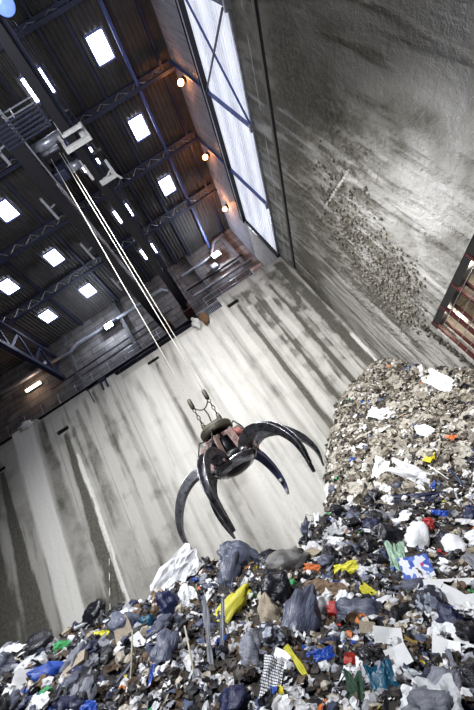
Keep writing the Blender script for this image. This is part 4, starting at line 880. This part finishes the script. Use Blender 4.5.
def scatter(name, kind, mk, count, s0, s1, asp, region, label, cat, group, seed, out=.3):
    rg = random.Random(seed); nr_ = np.random.default_rng(seed); n = 0; tr = 0
    while n < count and tr < count*80:
        tr += 1; x, y = region(nr_); z = hf(x, y)
        if not visible((x, y, z), 8): continue
        c = R @ np.array([x, y, z]); qx, qy = PX+c[0]/c[2]*F, PY+c[1]/c[2]*F
        s = (s0+(s1-s0)*rg.random()**1.8)*min(1, .35+math.hypot(x, y)*.1); sp = s*F/c[2]*.5
        if sp < 2.2: continue
        if any(abs(qx-h[2])+abs(qy-h[3]) < h[1]*F/c[2]*.95+sp*.8 for h in HERO): continue
        nn = Vector(hn(x, y))+Vector((rg.uniform(-.5, .5), rg.uniform(-.9, .1), rg.uniform(-.3, .5))); X = Vector((rg.gauss(0, 1), rg.gauss(0, 1), rg.gauss(0, 1)-.6))
        w = s*rg.uniform(*asp); t = min(s, w)*(.75 if kind in ('bag', 'carton', 'bottle') else .8)
        if kind == 'stick': w = t = s
        if kind == 'bottle': w = t = s*.9
        p = Vector((x, y, z))+Vector(hn(x, y))*(t*out)
        half = max(s, w)*.6; p.x = min(p.x, XR-half); p.y = min(p.y, YB-half)
        tag(place(name, kind, p, X, nn, s, w, t, mk), label, cat, group); n += 1
    return n
K = [('garbage_bag', 'bag', 'black_plastic', 110, .14, .48, (.55, .9), reg_near, 'small glossy black bag half buried in the near heap', 'bag', 'small black bags in the near heap'),
     ('garbage_bag', 'bag', 'blue_grey_plastic', 36, .14, .42, (.5, .9), reg_near, 'small blue-grey bag wedged in the near heap', 'bag', 'small blue-grey bags in the near heap'),
     ('garbage_bag', 'bag', 'grey_plastic', 50, .14, .4, (.5, .9), reg_near, 'small mid-grey bag wedged in the near heap', 'bag', 'small grey bags in the near heap'),
     ('plastic_film', 'film', 'white_film', 190, .12, .42, (.4, .9), reg_near, 'crumpled white plastic film scattered on the near heap', 'film', 'white films on the near heap'),
     ('paper_scrap', 'paper', 'white_paper', 110, .08, .26, (.7, 1.), reg_near, 'small creased white paper scrap on the near heap', 'paper', 'small white paper scraps on the near heap'),
     ('cardboard_piece', 'carton', 'cardboard', 60, .08, .28, (.6, 1.2), reg_near, 'crushed tan cardboard piece on the near heap', 'cardboard', 'tan cardboard pieces on the near heap'),
     ('rag', 'film', 'grey_cloth', 90, .15, .5, (.3, .7), reg_near, 'rumpled grey rag on the near heap', 'rag', 'grey rags on the near heap'),
     ('paper_scrap', 'film', 'brown_paper', 70, .10, .32, (.4, .9), reg_near, 'torn brown paper scrap on the near heap', 'paper', 'brown paper scraps on the near heap'),
     ('plastic_scrap', 'film', 'blue_plastic', 30, .07, .22, (.4, .9), reg_near, 'small bright blue plastic scrap on the near heap', 'scrap', 'blue scraps on the near heap'),
     ('plastic_scrap', 'film', 'yellow_plastic', 12, .05, .14, (.4, .9), reg_near, 'tiny yellow plastic scrap on the near heap', 'scrap', 'yellow scraps on the near heap'),
     ('plastic_scrap', 'film', 'red_plastic', 18, .05, .17, (.4, .9), reg_near, 'tiny red plastic scrap on the near heap', 'scrap', 'red scraps on the near heap'),
     ('plastic_scrap', 'film', 'green_plastic', 12, .06, .18, (.4, .9), reg_near, 'tiny green plastic scrap on the near heap', 'scrap', 'green scraps on the near heap'),
     ('plastic_scrap', 'film', 'orange_plastic', 10, .05, .15, (.4, .9), reg_near, 'tiny orange plastic scrap on the near heap', 'scrap', 'orange scraps on the near heap'),
     ('plastic_bottle', 'bottle', 'clear_plastic', 22, .18, .3, (1, 1), reg_near, 'pale clear plastic bottle lying on the near heap', 'bottle', 'plastic bottles on the near heap'),
     ('plastic_strip', 'strip', 'grey_plastic', 40, .3, .8, (.12, .25), reg_near, 'twisted grey plastic strip on the near heap', 'strip', 'grey strips on the near heap'),
     ('garbage_bag', 'bag', 'navy_plastic', 40, .14, .4, (.5, .9), reg_near, 'small navy bag wedged in the near heap', 'bag', 'small navy bags in the near heap'),
     ('paper_scrap', 'film', 'beige_paper', 190, .16, .55, (.4, .9), reg_back, 'torn beige paper piece on the tall corner pile', 'paper', 'beige paper on the corner pile'),
     ('plastic_film', 'film', 'white_film', 80, .14, .5, (.3, .8), reg_back, 'small crumpled white film on the tall corner pile', 'film', 'small white films on the corner pile'),
     ('rag', 'film', 'taupe_cloth', 100, .18, .55, (.4, .9), reg_back, 'grey-brown rag on the tall corner pile', 'rag', 'grey-brown rags on the corner pile'),
     ('garbage_bag', 'bag', 'blue_grey_plastic', 22, .2, .45, (.5, .9), reg_back, 'small blue-grey bag on the tall corner pile', 'bag', 'small bags on the corner pile'),
     ('plastic_scrap', 'film', 'orange_plastic', 8, .15, .3, (.5, .9), reg_back, 'tiny orange scrap on the tall corner pile', 'scrap', 'orange scraps on the corner pile')]
for i, k in enumerate(K): scatter(*k, 100+i)

# ------------------------------------------------------------------ light
def area(loc, tgt, size, e, col=(1, 1, 1), spread=math.pi):  # unseen soft fill, added to brighten the hall
    l = bpy.data.lights.new('added_fill', 'AREA'); l.shape = 'SQUARE'; l.size = size; l.energy = e; l.color = col; l.spread = spread
    o = bpy.data.objects.new('added_fill', l); C.objects.link(o); o.location = loc
    o.rotation_euler = (Vector(tgt)-Vector(loc)).to_track_quat('-Z', 'Y').to_euler(); return o
def spot(loc, tgt, ang, e, col=(1, 1, 1), r=.25, blend=1.):  # unseen spot, added to light the walls and heap
    l = bpy.data.lights.new('added_spot', 'SPOT'); l.energy = e; l.color = col; l.spot_size = math.radians(ang); l.spot_blend = blend; l.shadow_soft_size = r
    o = bpy.data.objects.new('added_spot', l); C.objects.link(o); o.location = loc
    o.rotation_euler = (Vector(tgt)-Vector(loc)).to_track_quat('-Z', 'Y').to_euler(); return o
spot((1.5, 3.5, 15.5), (0.2, 17, 5), 95, 15500, (1, .985, .95), .35)
spot((-4.5, 1.0, 12.0), (8.0, 13, 3.0), 46, 13500, (.97, .98, 1), .4)
spot((-8.0, 3.0, 15.0), (-8, 13, 2), 105, 11500, (.95, .97, 1), .3)
spot((-1.5, -2.5, 9.5), (-1.6, 6.5, .0), 70, 5800, (.93, .96, 1), .2)
area((0, 8, 14.5), (0, 12, 0), 5.0, 300, (.92, .95, 1))
area((-2, 1, 8), (-2, 10, 22), 3.0, 700, (.9, .92, 1), math.radians(120))  # added fill aimed up at the roof and trolley
W_ = bpy.data.worlds.new('world'); bpy.context.scene.world = W_; W_.use_nodes = True
W_.node_tree.nodes['Background'].inputs[0].default_value = (.5, .55, .7, 1); W_.node_tree.nodes['Background'].inputs[1].default_value = .15
# lift everything so that the bunker floor is at height 0
for o in list(bpy.data.objects):
    if o.parent is None: o.location = (o.location[0], o.location[1], o.location[2]+Z0)
vs_ = bpy.context.scene.view_settings; vs_.view_transform = 'Standard'; vs_.look = 'None'; vs_.exposure = 0.; vs_.gamma = 1.; vs_.use_curve_mapping = False
cy_ = bpy.context.scene.cycles; cy_.use_denoising = True; cy_.max_bounces = 6; cy_.sample_clamp_indirect = 8
